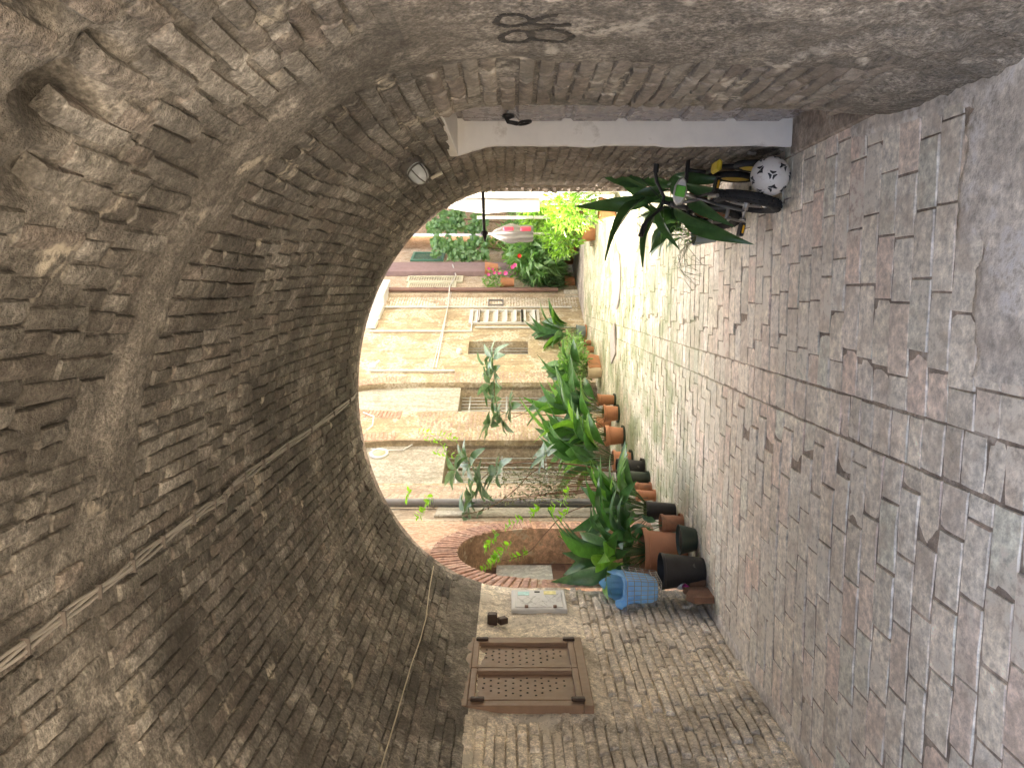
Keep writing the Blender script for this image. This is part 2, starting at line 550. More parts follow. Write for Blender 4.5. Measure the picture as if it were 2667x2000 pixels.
# right wall, broken by the doorway
DY0, DY1 = 3.40, 4.42
build_bed("mortar", SV1, STOT, M_RMORT, rwall, YBACK, DY0)
build_bed("mortar", SV1, STOT, M_RMORT, rwall, DY1, Y1)
bs = BrickSet(DV, M_RWALL, "brick", wear=.004, round_=.005)
lay_courses(bs, SV1, STOT, .066, 1.2, DY0, headers=.3, out=.005, skip=.01)
lay_courses(bs, SV1, STOT, .066, DY1 + .01, Y1 - .005, headers=.3, out=.005, skip=.01)
bs.finish(rwall)
# ------------------------------------------------------------------ ground
def moss_and_dimming(nt, pos):
    sep = N(nt, "ShaderNodeSeparateXYZ"); nt.links.new(pos, sep.inputs[0])
    # moss in the damp open stretch, darkened further to tame overbright light there
    far = ramp(nt, math_n(nt, 'DIVIDE', sep.outputs[1], 20.0), [(.27, grey(0)), (.38, grey(1))])
    n = ramp(nt, noise(nt, pos, 2.0, 8, .7, .5), [(.36, grey(0)), (.60, grey(1))])
    return math_n(nt, 'MULTIPLY', math_n(nt, 'MULTIPLY', far, n), .9), (.24, .285, .155)
M_FLOOR = masonry("paving_brick", [(.74, .62, .50), (.68, .635, .53), (.77, .70, .57), (.71, .575, .465), (.68, .645, .55), (.76, .69, .55), (.60, .54, .44), (.66, .66, .545)],
                  stain=((.46, .38, .29), .38), lime=((.70, .65, .54), .60), rough=.55, b1=.35, b2=.25, mottle=(.82, 1.15), moss=moss_and_dimming, spec=.35, lime_scale=1.6)
M_FBED = masonry("paving_joint", [(.25, .205, .155), (.38, .315, .245), (.30, .245, .19)], stain=((.10, .08, .065), .44), lime=((.46, .40, .33), .64), rough=.8, vary=False, b1=.6, moss=moss_and_dimming)
M_GROUND = masonry("ground_stone", [(.36, .33, .29), (.42, .38, .33), (.34, .32, .28)], stain=((.22, .2, .17), .38), lime=((.5, .48, .42), .62), rough=.75, vary=False, b1=.5)

gr = mesh_obj("ground", [(-400, -400, -.04), (400, -400, -.04), (400, 400, -.04), (-400, 400, -.04)], [(0, 1, 2, 3)], M_GROUND)
tag(gr, kind="structure")
M_BOUNCE = plain("bounce_stone", (.22, .195, .16), .85, var=.2, scale=3, bumpy=.3)
st_ = mesh_obj("bounce_street", [(-40, -60, -.030), (40, -60, -.030), (40, .85, -.030), (-40, .85, -.030)], [(0, 1, 2, 3)], M_BOUNCE)  # unseen sheet behind the camera, added and toned to set vault bounce
tag(st_, kind="structure")
def left_edge(Y): return float(np.interp(Y, [-5, 6.42, 8.6, 11.15, 18.92, 30], [-2.545, -2.55, -2.60, -2.81, -.07, 3.85]))
def right_edge(Y): return float(np.interp(Y, [-5, 3.1, 4.4, 6.6, 6.65, 9, 16, 30], [.765, .765, .86, .87, 1.2, 1.3, 1.7, 6.0]))
paving = empty("paving"); tag(paving, kind="structure")
FY0, FY1 = 0.9, 17.0
def cement_mask(X, Y):
    w = fbm(X * 2.2, Y * 2.2, 0, 71, 5) - .5 + .35 * (fbm(X * 16, Y * 16, 0, 75, 3) - .5)
    a = sstep(2.78, 2.55, Y + w * .45) * sstep(-.40, -.22, X + w * .3)
    b = sstep(.15, .07, .78 - X + w * .12) * sstep(4.0, 3.3, Y)
    c = sstep(.13, .06, X + 2.545 + w * .1)
    d = sstep(.34, .2, np.hypot((X + 1.25) * .7, Y - 1.9) + w * .3)
    e = sstep(.5, .38, np.hypot(X - .1, Y - 3.1) + w * .7) * .75
    return np.maximum(np.maximum(a, b), c)
def floor_swell(X, Y):
    return .016 * (fbm(X * .8, Y * .8, 0, 81, 3) - .5) - .018 * np.exp(-((X + .58) / .28) ** 2)
yy = np.concatenate([np.linspace(FY0, 7, 250)[:-1], np.linspace(7, FY1, 130)]); uu = np.linspace(0, 1, 150)
Yg = yy[None, :] + uu[:, None] * 0
le = np.array([left_edge(y) for y in yy]); re_ = np.array([right_edge(y) for y in yy])
le = le - .02
Xg = le[None, :] + (re_ - le + .25)[None, :] * uu[:, None]
cm = cement_mask(Xg, Yg)
Zg = floor_swell(Xg, Yg) - .0032 + .006 * (fbm(Xg * 10, Yg * 10, 0, 91, 4) - .5) - .004
idx = np.arange(Xg.size).reshape(Xg.shape)
F = np.stack([idx[:-1, :-1], idx[1:, :-1], idx[1:, 1:], idx[:-1, 1:]], -1).reshape(-1, 4)
mesh_obj("joint_bed", np.stack([Xg, Yg, Zg], -1).reshape(-1, 3).tolist(), F.tolist(), M_FBED, paving, smooth=True)
M_CEM = masonry("cement_patch", [(.55, .50, .42), (.63, .58, .49), (.58, .53, .445)], stain=((.40, .35, .29), .40), lime=((.66, .63, .58), .6), rough=.8, vary=False, b1=.45, moss=moss_and_dimming)
Zc = floor_swell(Xg, Yg) - .03 + sstep(.15, .5, cm) * (.034 + .010 * (fbm(Xg * 4, Yg * 4, 0, 95, 3) - .5) + .005 * (fbm(Xg * 24, Yg * 24, 0, 97, 3) - .5))
keep = np.maximum(np.maximum(cm[:-1, :-1], cm[1:, :-1]), np.maximum(cm[1:, 1:], cm[:-1, 1:])).reshape(-1) > .05
mesh_obj("cement", np.stack([Xg, Yg, Zc], -1).reshape(-1, 3).tolist(), F[keep].tolist(), M_CEM, paving, smooth=True)

bs = BrickSet([(.29, .142, .05), (.142, .29, .05)], M_FLOOR, "paving_brick", n=14, wear=.0018, round_=.0028, nx=5)
def floor_brick(kind, X, Y, L, H, spin=0.0):
    if float(cement_mask(np.array([X, X - L * .45, X + L * .45, X, X]), np.array([Y, Y, Y, Y - H * .4, Y + H * .4])).min()) > .4: return
    z = float(floor_swell(np.array([X]), np.array([Y]))[0]) + random.uniform(-.0025, .0025) + (.008 * cracked(X, Y))
    M = Matrix.Translation((X, Y, z)) @ Matrix.Rotation(random.gauss(0, .012) + spin, 4, 'Z') @ Matrix.Rotation(random.gauss(0, .007), 4, 'X') @ Matrix.Rotation(random.gauss(0, .004), 4, 'Y')
    bs.place(kind, M, L, H)
def cracked(X, Y): return 0.0
Y = 1.0; k = 0
while Y < 17.0:
    pitch = random.uniform(.134, .165) if Y < 7 else random.uniform(.135, .15)
    yc = Y + pitch / 2
    # right half
    X = -.475 - random.uniform(0, .15) * 0
    first = True
    while X < right_edge(yc) + .1:
        L = random.uniform(.23, .335)
        if first: L *= random.choice((.5, 1.0, .75)); first = False
        lim = right_edge(yc) + (.03 if yc < 6.6 else .2)
        if X + L > lim: L = lim - X
        if L < .04: break
        floor_brick(0, X + L / 2, yc, L - random.uniform(.004, .012), pitch - random.uniform(.003, .009))
        X += L
    # left half, rows stepped back course by course
    X = -.685 - (.09 * (k % 3))
    if k % 3: floor_brick(0, -.685 - .045 * (k % 3), yc, .09 * (k % 3) - .008, pitch - .009)
    while X > left_edge(yc) - .05:
        L = random.uniform(.265, .30)
        if X - L < left_edge(yc) - .03: L = X - left_edge(yc) + .03
        if L < .04: break
        floor_brick(0, X - L / 2, yc, L - random.uniform(.004, .014), pitch - random.uniform(.006, .016), random.gauss(-.01, .012))
        X -= L
    Y += pitch; k += 1
Y = 1.0
while Y < 17.0:      # the border course that runs along the passage
    H = random.uniform(.14, .17) if random.random() < .75 else random.uniform(.09, .12)
    floor_brick(0, -.58 + random.uniform(-.005, .005), Y + H / 2, .195, H - random.uniform(.006, .014), random.gauss(0, .03))
    Y += H
bs.finish(paving, rest_name="far_paving_bricks")

# ------------------------------------------------------------------ facades of the alley
class Wall:
    def __init__(s, p0, p1):
        s.p0 = Vector((*p0, 0)); s.p1 = Vector((*p1, 0)); s.len = (s.p1 - s.p0).length
        s.d = (s.p1 - s.p0).normalized(); s.n = Vector((s.d.y, -s.d.x, 0))
    def P(s, u, z, out=0.0): return s.p0 + s.d * u + Vector((0, 0, z)) + s.n * out
    def hit(s, dx, dy, out=0.0):
        d = ray(dx, dy); o = Vector((0, 0, EYE)); q = s.p0 + s.n * out
        t = (q - o).dot(s.n) / d.dot(s.n); p = o + d * t
        return (p - s.p0).dot(s.d), p.z, p
    def M(s): return Matrix(((s.d.x, 0, s.n.x), (s.d.y, 0, s.n.y), (0, 1, 0)))          # local x along, y up, z out
    def M4(s, u, z, out=0.0):
        m = s.M().to_4x4(); m.translation = s.P(u, z, out); return m
def arch_h(x, u0, u1, z1, rise):
    c = (u0 + u1) / 2; h = (u1 - u0) / 2
    return z1 + rise * math.sqrt(max(0.0, 1 - ((x - c) / h) ** 2))
def facade(W, height, openings, mat, parent, name="wall", depth_mat=None, back=3.0, u_from=0.0, u_to=None):
    """front face with openings, reveals, ends and top, one mesh"""
    mb = MB(); u_to = W.len if u_to is None else u_to
    xs = {u_from, u_to}
    for o in openings:
        n = 14 if o.get('rise') else 1
        for i in range(n + 1): xs.add(o['u0'] + (o['u1'] - o['u0']) * i / n)
    xs = sorted(xs)
    top = lambda o, x: arch_h(x, o['u0'], o['u1'], o['z1'], o['rise']) if o.get('rise') else o['z1']
    q = lambda a, b, c, d: mb.add([a, b, c, d], [(0, 1, 2, 3)])
    for a, b in zip(xs[:-1], xs[1:]):
        m = (a + b) / 2
        ops = sorted([o for o in openings if o['u0'] < m < o['u1']], key=lambda o: o['z0'])
        lo_a = lo_b = -.05
        for o in ops:
            if o['z0'] > -.04: q(W.P(a, lo_a), W.P(b, lo_b), W.P(b, o['z0']), W.P(a, o['z0']))
            ta, tb = top(o, a), top(o, b); dp = -o.get('depth', .25)
            q(W.P(a, ta), W.P(b, tb), W.P(b, tb, dp), W.P(a, ta, dp))
            if o['z0'] > -.04: q(W.P(a, o['z0']), W.P(b, o['z0']), W.P(b, o['z0'], dp), W.P(a, o['z0'], dp))
            lo_a, lo_b = ta, tb
        q(W.P(a, lo_a), W.P(b, lo_b), W.P(b, height), W.P(a, height))
    for o in openings:
        dp = -o.get('depth', .25); z0 = max(o['z0'], -.05)
        for u in (o['u0'], o['u1']): q(W.P(u, z0), W.P(u, o['z1']), W.P(u, o['z1'], dp), W.P(u, z0, dp))
    q(W.P(u_from, height), W.P(u_to, height), W.P(u_to, height, -back), W.P(u_from, height, -back))
    q(W.P(u_from, -.05), W.P(u_from, height), W.P(u_from, height, -back), W.P(u_from, -.05, -back))
    q(W.P(u_to, -.05), W.P(u_to, height), W.P(u_to, height, -back), W.P(u_to, -.05, -back))
    q(W.P(u_from, -.05, -back), W.P(u_to, -.05, -back), W.P(u_to, height, -back), W.P(u_from, height, -back))
    return mb.build(name, mat, parent)
def brick_face(W, mat, parent, u0, u1, z0, z1, most=0, name="brick", pitch=.066, skip=.02, inside=None, headers=.35, out=.006):
    bs = BrickSet([(.26, .056, .05), (.128, .056, .05)], mat, name, n=6, wear=.003, round_=.006)
    z = z0 + pitch / 2
    while z < z1:
        u = u0
        while u < u1 - .06:
            hd = random.random() < headers
            L = min(random.uniform(.115, .14) if hd else random.uniform(.23, .28), u1 - u)
            if L > .05 and random.random() > skip and (inside is None or inside(u + L / 2, z)):
                M = W.M4(u + L / 2, z, random.uniform(.002, out)) @ Matrix.Rotation(random.gauss(0, .01), 4, 'Z')
                bs.place(1 if L < .18 else 0, M, L - .009, pitch - random.uniform(.006, .012))
            u += L
        z += pitch
    bs.finish(parent, most=most)
def ring(W, mat, parent, u0, u1, z1, rise, length, out=.012, th=.062, most=300, name="arch_brick", D=.05):
    bs = BrickSet([(length, th - .01, D)], mat, name, n=6, wear=.003, round_=.005)
    c = (u0 + u1) / 2; h = (u1 - u0) / 2
    ths = np.linspace(math.pi, 0, 400); xs = h * np.cos(ths); zs = rise * np.sin(ths)
    al = np.concatenate([[0], np.cumsum(np.hypot(np.diff(xs), np.diff(zs)))])
    n = int(al[-1] / th)
    for i in range(n):
        t = float(np.interp((i + .5) / n * al[-1], al, ths))
        nx, nz = math.cos(t) / h, math.sin(t) / rise; l = math.hypot(nx, nz); nx /= l; nz /= l
        u = c + h * math.cos(t) + nx * length / 2; z = z1 + rise * math.sin(t) + nz * length / 2
        M = W.M4(u, z, out + random.uniform(-.003, .004)) @ Matrix.Rotation(math.atan2(nz, nx) + random.gauss(0, .01), 4, 'Z')
        bs.place(0, M, length * random.uniform(.97, 1.0), al[-1] / n * 1.06 - .008)
    bs.finish(parent, most=most, rest_name="arch_bricks")

M_RED = masonry("red_arch_brick", [(.45, .285, .215), (.48, .315, .24), (.43, .27, .205), (.49, .34, .265)], stain=((.33, .17, .11), .36), lime=((.62, .48, .36), .68), b1=.4, b2=.3, mottle=(.8, 1.2))
M_REDBED = masonry("red_brick_ground", [(.45, .26, .17), (.54, .36, .25), (.48, .3, .2)], stain=((.3, .18, .12), .38), lime=((.62, .52, .4), .6), vary=False, b1=.5)
M_PIER = masonry("pier_brick", [(.37, .28, .22), (.41, .33, .265), (.34, .245, .19), (.43, .37, .305), (.38, .275, .22)], stain=((.36, .27, .18), .38), lime=((.62, .54, .4), .64), b1=.4, mottle=(.8, 1.2))
M_PIERBED = masonry("pier_mortar", [(.40, .335, .245), (.46, .39, .295), (.37, .30, .215)], stain=((.28, .22, .155), .38), lime=((.50, .44, .34), .6), streak=(.27, .21, .15), vary=False, b1=.5)
M_OCHRE = masonry("ochre_plaster", [(.44, .365, .235), (.50, .425, .29), (.41, .335, .215), (.47, .41, .295)], stain=((.30, .24, .155), .42), lime=((.58, .53, .42), .55), streak=(.24, .19, .125), vary=False, b1=.35, b2=.3, mottle=(.8, 1.15), lime_scale=1.5)
M_GREYP = masonry("grey_plaster", [(.41, .395, .325), (.46, .435, .37), (.38, .365, .295)], stain=((.26, .24, .185), .38), lime=((.46, .44, .37), .62), streak=(.24, .22, .17), vary=False, b1=.3, b2=.3, mottle=(.85, 1.15), lime_scale=1.4)
M_TANB = masonry("tan_rough_brick", [(.47, .395, .29), (.53, .455, .35), (.43, .355, .26), (.49, .385, .285)], stain=((.32, .23, .14), .38), lime=((.56, .5, .38), .6), vary=False, b1=.8, b2=.5, mottle=(.8, 1.2), scale=1.6)
M_ORANGE = masonry("orange_brick", [(.52, .36, .24), (.57, .43, .31), (.48, .32, .21)], stain=((.4, .24, .13), .36), lime=((.62, .5, .34), .62), vary=False, b1=.6, mottle=(.8, 1.2), scale=1.5)
M_WHITEW = plain("whitewash", (.46, .44, .40), .85, var=.08, bumpy=.2)
M_ROOMD = plain("dark_wood_door", (.10, .055, .035), .6, var=.3, scale=9)
M_HOUSE = masonry("house_render", [(.42, .35, .26), (.48, .41, .31), (.4, .33, .25)], vary=False, b1=.5)

# the house that the passage runs through
house = empty("passage_house", (0, 0, 0), label="house built over the passage with its arched mouth", cat="building")
def arch_front(Y, x0, x1, h, facing):
    mb = MB(); xr = float(x_right(Y)); c = (XL + xr) / 2; a = (xr - XL) / 2
    xs = [x0] + [c - a * math.cos(math.pi * i / 40) for i in range(41)] + [x1]
    for p, q_ in zip(xs[:-1], xs[1:]):
        if XL - 1e-6 <= p and q_ <= xr + 1e-6:
            za, zb = arch_h(p, XL, xr, SPRING, RISE), arch_h(q_, XL, xr, SPRING, RISE)
        else: za = zb = -.05
        mb.add([(p, Y, za), (q_, Y, zb), (q_, Y, h), (p, Y, h)], [(0, 1, 2, 3)])
    return mb
arch_front(Y1 + .03, -2.546, .95, 7.6, 1).build("alley_front", M_HOUSE, house)
arch_front(YBACK - .02, -7, 6, 7.6, -1).build("rear_front", M_HOUSE, house)
mb = MB(); mb.add([(-7, YBACK - .02, 7.6), (6, YBACK - .02, 7.6), (6, Y1 + .2, 7.6), (-7, Y1 + .2, 7.6)], [(0, 1, 2, 3)])
mb.build("roof", M_HOUSE, house)
mb = MB()
mb.box((3.5, Y1 + .02 + .0, 5.0), (5.1, .3, 10.0))
mb.build("court_light_block", M_HOUSE, house)  # unseen front, raised above the roof to cut skylight in the alley
# short stretch of wall past the mouth on the right
mb = MB(); 
for i in range(1):
    mb.box((1.05, 6.7, 1.6), (.34, .3, 3.3), bevel=.02)
endwall = tag(mb.build("pier", M_RMORT), "rough stone end of the right wall where the passage opens out", "pier")
bs = BrickSet(DV, M_RWALL, "brick", n=6, wear=.01, round_=.01)
z = .03
while z < 3.2:
    y = 6.45
    while y < 6.78:
        L = random.choice((.13, .26, .2)); L = min(L, 6.80 - y)
        M = Matrix(((0, 0, -1, .878 - random.uniform(0, .02)), (-1, 0, 0, y + L / 2), (0, 1, 0, z), (0, 0, 0, 1)))
        bs.place(1 if L < .18 else 0, M, max(.06, L - .01), .056); y += L + .005
    z += .066
bs.finish(endwall, most=120)

# A: red brick house with the arched doorway, just past the mouth on the left
FA = Wall((-2.550, 6.455), (-2.60, 8.6))
hA = empty("brick_house", FA.P(0, 0), label="red brick house with a deep round arched doorway beside the passage mouth", cat="building")
hA.location = (0, 0, 0)
ua, _, _ = FA.hit(1100, 1251); ub, _, _ = FA.hit(1100, 1141)
_, za1, _ = FA.hit(988, 1195)
za0 = za1 - (ub - ua) / 2 * .95
facade(FA, 11.0, [dict(u0=ua, u1=ub, z0=-.05, z1=za0, rise=za1 - za0, depth=.42)], M_REDBED, hA)
ring(FA, M_RED, hA, ua, ub, za0, za1 - za0, .27, out=.014)
brick_face(FA, M_RED, hA, max(.02, ua - .27), ua, 0.0, za0, most=40)
brick_face(FA, M_RED, hA, ub, min(FA.len, ub + .27), 0.0, za0, most=60)
mb = MB(); mb.add([FA.P(ua - .1, -.05, -.40), FA.P(ub + .1, -.05, -.40), FA.P(ub + .1, za1 + .1, -.40), FA.P(ua - .1, za1 + .1, -.40)], [(0, 1, 2, 3)])
door = mb.build("door", M_ROOMD, hA)
M_PANE = plain("dusty_glass", (.42, .44, .40), .25, var=.15, spec=.6)
for (a_, b_, z0_, z1_) in ((.08, .46, 1.15, 1.75), (.54, .92, 1.15, 1.75), (.08, .92, .35, 1.0)):
    mb = MB(); mb.box(FA.P(ua + (ub - ua) * (a_ + b_) / 2, (z0_ + z1_) / 2, -.385), ((ub - ua) * (b_ - a_), z1_ - z0_, .02), FA.M())
    mb.build("pane" if z0_ > 1 else "panel", M_PANE if z0_ > 1 else M_ROOMD, door)

# B: plastered house with the grey downpipe
FB = Wall((-2.603, 8.62), (-2.81, 11.12))
hB = empty("plaster_house", (0, 0, 0), label="narrow plastered house front with weathered brick patches behind the downpipe", cat="building")
facade(FB, 11.0, [], M_PIERBED, hB)
brick_face(FB, M_PIER, hB, .95, FB.len - .02, .0, 4.2, most=0, skip=.12)
mb = MB(); u_, z_, _ = FB.hit(1100, 1118)
mb.box(FB.P(.42, 1.25, .015), (.5, 2.5, .03), FB.M(), bevel=.01); mb.build("plaster_pilaster", M_GREYP, hB)

# C: long house with two barred gateways under arches, then the ochre stretch
FC = Wall((-2.812, 11.14), (-.07, 18.92))
hC = empty("ochre_house", (0, 0, 0), label="long ochre plastered house with two barred gateways under blind brick arches", cat="building")
g1a = FC.hit(1100, 1044)[0]; g1b = FC.hit(1100, 951)[0]
g2a = FC.hit(1100, 889)[0]; g2b = FC.hit(1100, 826)[0]
zl = FC.hit(992, 850)[1]
zl1 = FC.hit(958, 1000)[1]
w0 = FC.hit(1100, 765)[0]; w1 = FC.hit(1100, 737)[0]; wz0 = FC.hit(1141, 750)[1]; wz1 = FC.hit(1012, 750)[1]
ops = [dict(u0=g1a, u1=g1b, z0=-.05, z1=3.5, rise=1.4, depth=.16), dict(u0=g2a, u1=g2b, z0=-.05, z1=3.5, rise=1.4, depth=.16),
       dict(u0=w0, u1=w1, z0=wz0, z1=wz1, depth=.30)]
uo = FC.hit(1100, 803)[0]
facade(FC, 6.5, ops, M_OCHRE, hC)
M_BARS = plain("galvanised_bars", (.45, .47, .47), .5, metal=.6, var=.15)
M_SHUT = plain("pale_shutter", (.60, .60, .52), .6, var=.12, dirt=((.4, .38, .3), .6))
for gi, (a_, b_, zt) in enumerate(((g1a, g1b, zl1), (g2a, g2b, zl))):
    # lunette slab above, gate below
    mb = MB(); mb.box(FC.P((a_ + b_) / 2, (zt + 5.0) / 2, -.16), (b_ - a_ + .1, 5.0 - zt, .1), FC.M()); mb.build("lunette", M_GREYP, hC)
    mb = MB(); mb.box(FC.P((a_ + b_) / 2, zt / 2, -.62), (b_ - a_ + .3, zt + .1, .04), FC.M()); sh = mb.build("shutter", M_SHUT, hC)
    mb = MB()
    for u in (a_, b_): mb.add([FC.P(u, -.05, -.1), FC.P(u, zt + .1, -.1), FC.P(u, zt + .1, -.62), FC.P(u, -.05, -.62)], [(0, 1, 2, 3)])
    mb.add([FC.P(a_, zt, -.2), FC.P(b_, zt, -.2), FC.P(b_, zt, -.62), FC.P(a_, zt, -.62)], [(0, 1, 2, 3)])
    mb.build("gate_reveal", M_PIERBED, hC)
    gate = MB(); n = 9
    for i in range(1, 4): gate.box(FC.P((a_ + b_) / 2, zt * (.12 + .27 * i), -.30), (b_ - a_, .03, .012), FC.M())
    gf = gate.build("gate_frame", M_BARS, hC)
    for i in range(n):
        mb = MB(); u = a_ + (b_ - a_) * (i + .5) / n; mb.tube([FC.P(u, .05, -.30), FC.P(u, zt - .03, -.30)], .009, 6); mb.build("bar", M_BARS, gf)
    for i in range(8):
        mb = MB(); u = a_ + (b_ - a_) * (i + .5) / 8; mb.box(FC.P(u, zt / 2 + .05, -.585), ((b_ - a_) / 8 - .02, zt - .1, .03), FC.M()); mb.build("slat", M_SHUT, sh)
    ring(FC, M_RED, hC, a_, b_, 3.5, 1.4, .27, out=.01, most=60)
brick_face(FC, M_PIER, hC, .02, g1a, 0, 3.5, skip=.08)
brick_face(FC, M_PIER, hC, g1b, g2a, 0, 3.2, most=150, skip=.03)
brick_face(FC, M_PIER, hC, g2b, uo, 0, 3.1, most=60, skip=.06)
# small barred window
mb = MB(); mb.box(FC.P((w0 + w1) / 2, (wz0 + wz1) / 2, -.29), (w1 - w0 + .06, wz1 - wz0 + .06, .03), FC.M()); win = mb.build("window", plain("dark_glass", (.05, .055, .055), .2), hC)
for i in range(5):
    mb = MB(); u = w0 + (w1 - w0) * (i + .5) / 5; mb.tube([FC.P(u, wz0, -.14), FC.P(u, wz1, -.14)], .008, 6); mb.build("bar", M_BARS, win)

# D: tan brick house further along
FD = Wall((-.02, 18.85), (1.75, 23.9))
hD = empty("tan_house", (0, 0, 0), label="tan brick house with louvred shutters at the bend of the alley", cat="building")
facade(FD, 10.0, [], M_TANB, hD, back=4)
# E: orange brick wall closing the view
FE = Wall((1.70, 22.3), (7.5, 20.6))
hE = empty("orange_house", (0, 0, 0), label="orange brick house front overgrown with climbing plants at the end", cat="building")
FE.n = -FE.n if FE.n.y > 0 else FE.n
facade(FE, 9.0, [], M_ORANGE, hE, back=3)
# F: white sunlit house on the right
FF = Wall((2.05, 18.5), (1.32, 9.6))
hF = empty("white_house", (0, 0, 0), label="whitewashed house wall in full sun beyond the right wall", cat="building")
facade(FF, 9.0, [], M_WHITEW, hF, back=3)
# ------------------------------------------------------------------ fittings of the passage
M_WHITE = plain("chipped_white_paint", (.72, .69, .63), .55, var=.09, dirt=((.42, .38, .31), .57, 6.0))
M_DOOR = plain("grey_brown_door", (.27, .235, .22), .28, var=.12, spec=.6)
M_IRON = plain("black_iron", (.022, .02, .018), .5, metal=.3, var=.2)
M_BROWN = plain("brown_enamel", (.24, .155, .098), .5, var=.16, scale=10, dirt=((.30, .22, .15), .62, 7.0))
M_BROWND = plain("dark_hinge", (.055, .032, .022), .5)
M_HOLE = plain("hole_black", (.012, .010, .008), .9)
M_BOXW = plain("grey_white_plastic", (.62, .62, .59), .45, var=.05, dirt=((.45, .42, .36), .66, 6.0))
M_CABLE = plain("grey_cable", (.36, .33, .275), .6, var=.2)
M_CORD = plain("yellowed_cord", (.60, .53, .38), .6, var=.1)

zt = 1.885
mb = MB(); nz_ = 60
for i in range(nz_ + 1):
    z_ = zt * i / nz_; w_ = .012 * float(fbm(np.array([z_ * 7]), np.array([.5]), 0, 3, 4)[0] - .5) * 2; fl = .05 * max(0, (z_ - 1.62) / .26) ** 2
    for (x_, y_) in ((1.0, 4.405), (.845, 4.404), (.822 + w_ - fl, 4.407), (.815 + w_ - fl, 4.42), (.83 + w_, 4.46)): mb.v.append(Vector((x_, y_ + .002 * math.sin(z_ * 40), z_)))
for i in range(nz_):
    for k_ in range(4): mb.f.append((i * 5 + k_, i * 5 + k_ + 1, i * 5 + 6 + k_, i * 5 + 5 + k_))
fr = mb.build("door_frame", M_WHITE, rwall, 30)
mb = MB(); mb.box((.90, 3.94, zt + .022), (.26, 1.06, .05), bevel=.004); mb.build("lintel", M_WHITE, fr)
mb = MB(); mb.add([(.80, DY0, -.02), (1.03, DY0 + .002, -.02), (1.03, DY0 + .002, zt), (.80, DY0, zt)], [(0, 1, 2, 3)]); mb.build("near_reveal", M_RMORT, rwall)
mb = MB(); mb.box((.985, 3.92, zt / 2), (.04, 1.02, zt)); door = mb.build("door", M_DOOR, rwall)
for i in range(6):
    for j in range(2):
        z0 = .09 + i * .30
        mb = MB(); mb.box((.962, 3.66 + j * .50, z0 + .135), (.035, .46, .265), bevel=.03); mb.build("panel", M_DOOR, door)
mb = MB()
mb.tube([(.945, 4.22, 1.62), (.905, 4.21, 1.60), (.895, 4.21, 1.55)], .012, 8)
mb.lathe([(.0, 0), (.03, .0), (.034, .012), (.012, .022), (0, .024)], 16, Matrix.Translation((.943, 4.22, 1.60)) @ Matrix.Rotation(R(-90), 4, 'Y'))
hd = mb.build("knocker", M_IRON, door, True)
mb = MB(); mb.torus(.035, .007, 20, 8, Matrix.Translation((.90, 4.21, 1.515)) @ Matrix.Rotation(R(80), 4, 'Y')); mb.build("knocker_ring", M_IRON, hd, True)
mb = MB(); mb.box((.90, 3.92, -.004), (.26, 1.02, .05), bevel=.008); mb.build("threshold", M_FBED, rwall)

# brown perforated wall cabinet on the left wall
FL = Wall((XL, 0), (XL, 10))
cab = empty("wall_cabinet", (0, 0, 0), label="brown metal wall cabinet with two perforated doors", cat="cabinet")
cu0, cu1, cz0, cz1 = 4.40, 5.34, 1.08, 1.915
t = .062
mb = MB()
for (u, z, a, b) in (((cu0 + cu1) / 2, cz0 + t / 2, cu1 - cu0, t), ((cu0 + cu1) / 2, cz1 - t / 2, cu1 - cu0, t),
                     (cu0 + t / 2, (cz0 + cz1) / 2, t, cz1 - cz0 - 2 * t), (cu1 - t / 2, (cz0 + cz1) / 2, t, cz1 - cz0 - 2 * t)):
    mb.box(FL.P(u, z, .01), (a, b, .11), FL.M(), bevel=.004)
mb.build("frame", M_BROWN, cab)
mid = (cu0 + cu1) / 2
hole_v = MB()
rr = random.Random(4)
for k, (a, b) in enumerate(((cu0 + t, mid - .003), (mid + .003, cu1 - t))):
    z0, z1 = cz0 + t, cz1 - t
    mb = MB(); mb.box(FL.P((a + b) / 2, (z0 + z1) / 2, .032), (b - a, z1 - z0, .02), FL.M()); pan = mb.build("door", M_BROWN, cab)
    w = .042
    mb = MB()
    for (u, z, sa, sb) in (((a + b) / 2, z0 + w / 2, b - a, w), ((a + b) / 2, z1 - w / 2, b - a, w), (a + w / 2, (z0 + z1) / 2, w, z1 - z0 - 2 * w), (b - w / 2, (z0 + z1) / 2, w, z1 - z0 - 2 * w)):
        mb.box(FL.P(u, z, .052), (sa, sb, .035), FL.M(), bevel=.004)
    mb.build("door_rail", M_BROWN, pan)
    hv = MB()
    for row in range(13):
        for c_ in range(5):
            u = a + w + .055 + c_ * .062 + (.031 if row % 2 else 0); z = z0 + w + .06 + row * .047
            if abs(row - 6) / 7.5 + abs(c_ + (.5 if row % 2 else 0) - 2.2) / 4.2 > 1.02 or u > b - w - .03: continue
            M = FL.M4(u + rr.uniform(-.004, .004), z + rr.uniform(-.004, .004), .0425)
            hv.lathe([(.0, .0015), (.0075, .001), (.008, 0)], 8, M)
    tag(hv.build("vent_holes", M_HOLE, pan), kind="stuff")
    for z in (z0 + .03, z1 - .06):
        mb = MB(); u = a - .004 if k == 0 else b + .004
        mb.box(FL.P(u, z, .077), (.034, .085, .02), FL.M(), bevel=.005); mb.build("hinge", M_BROWND, cab)
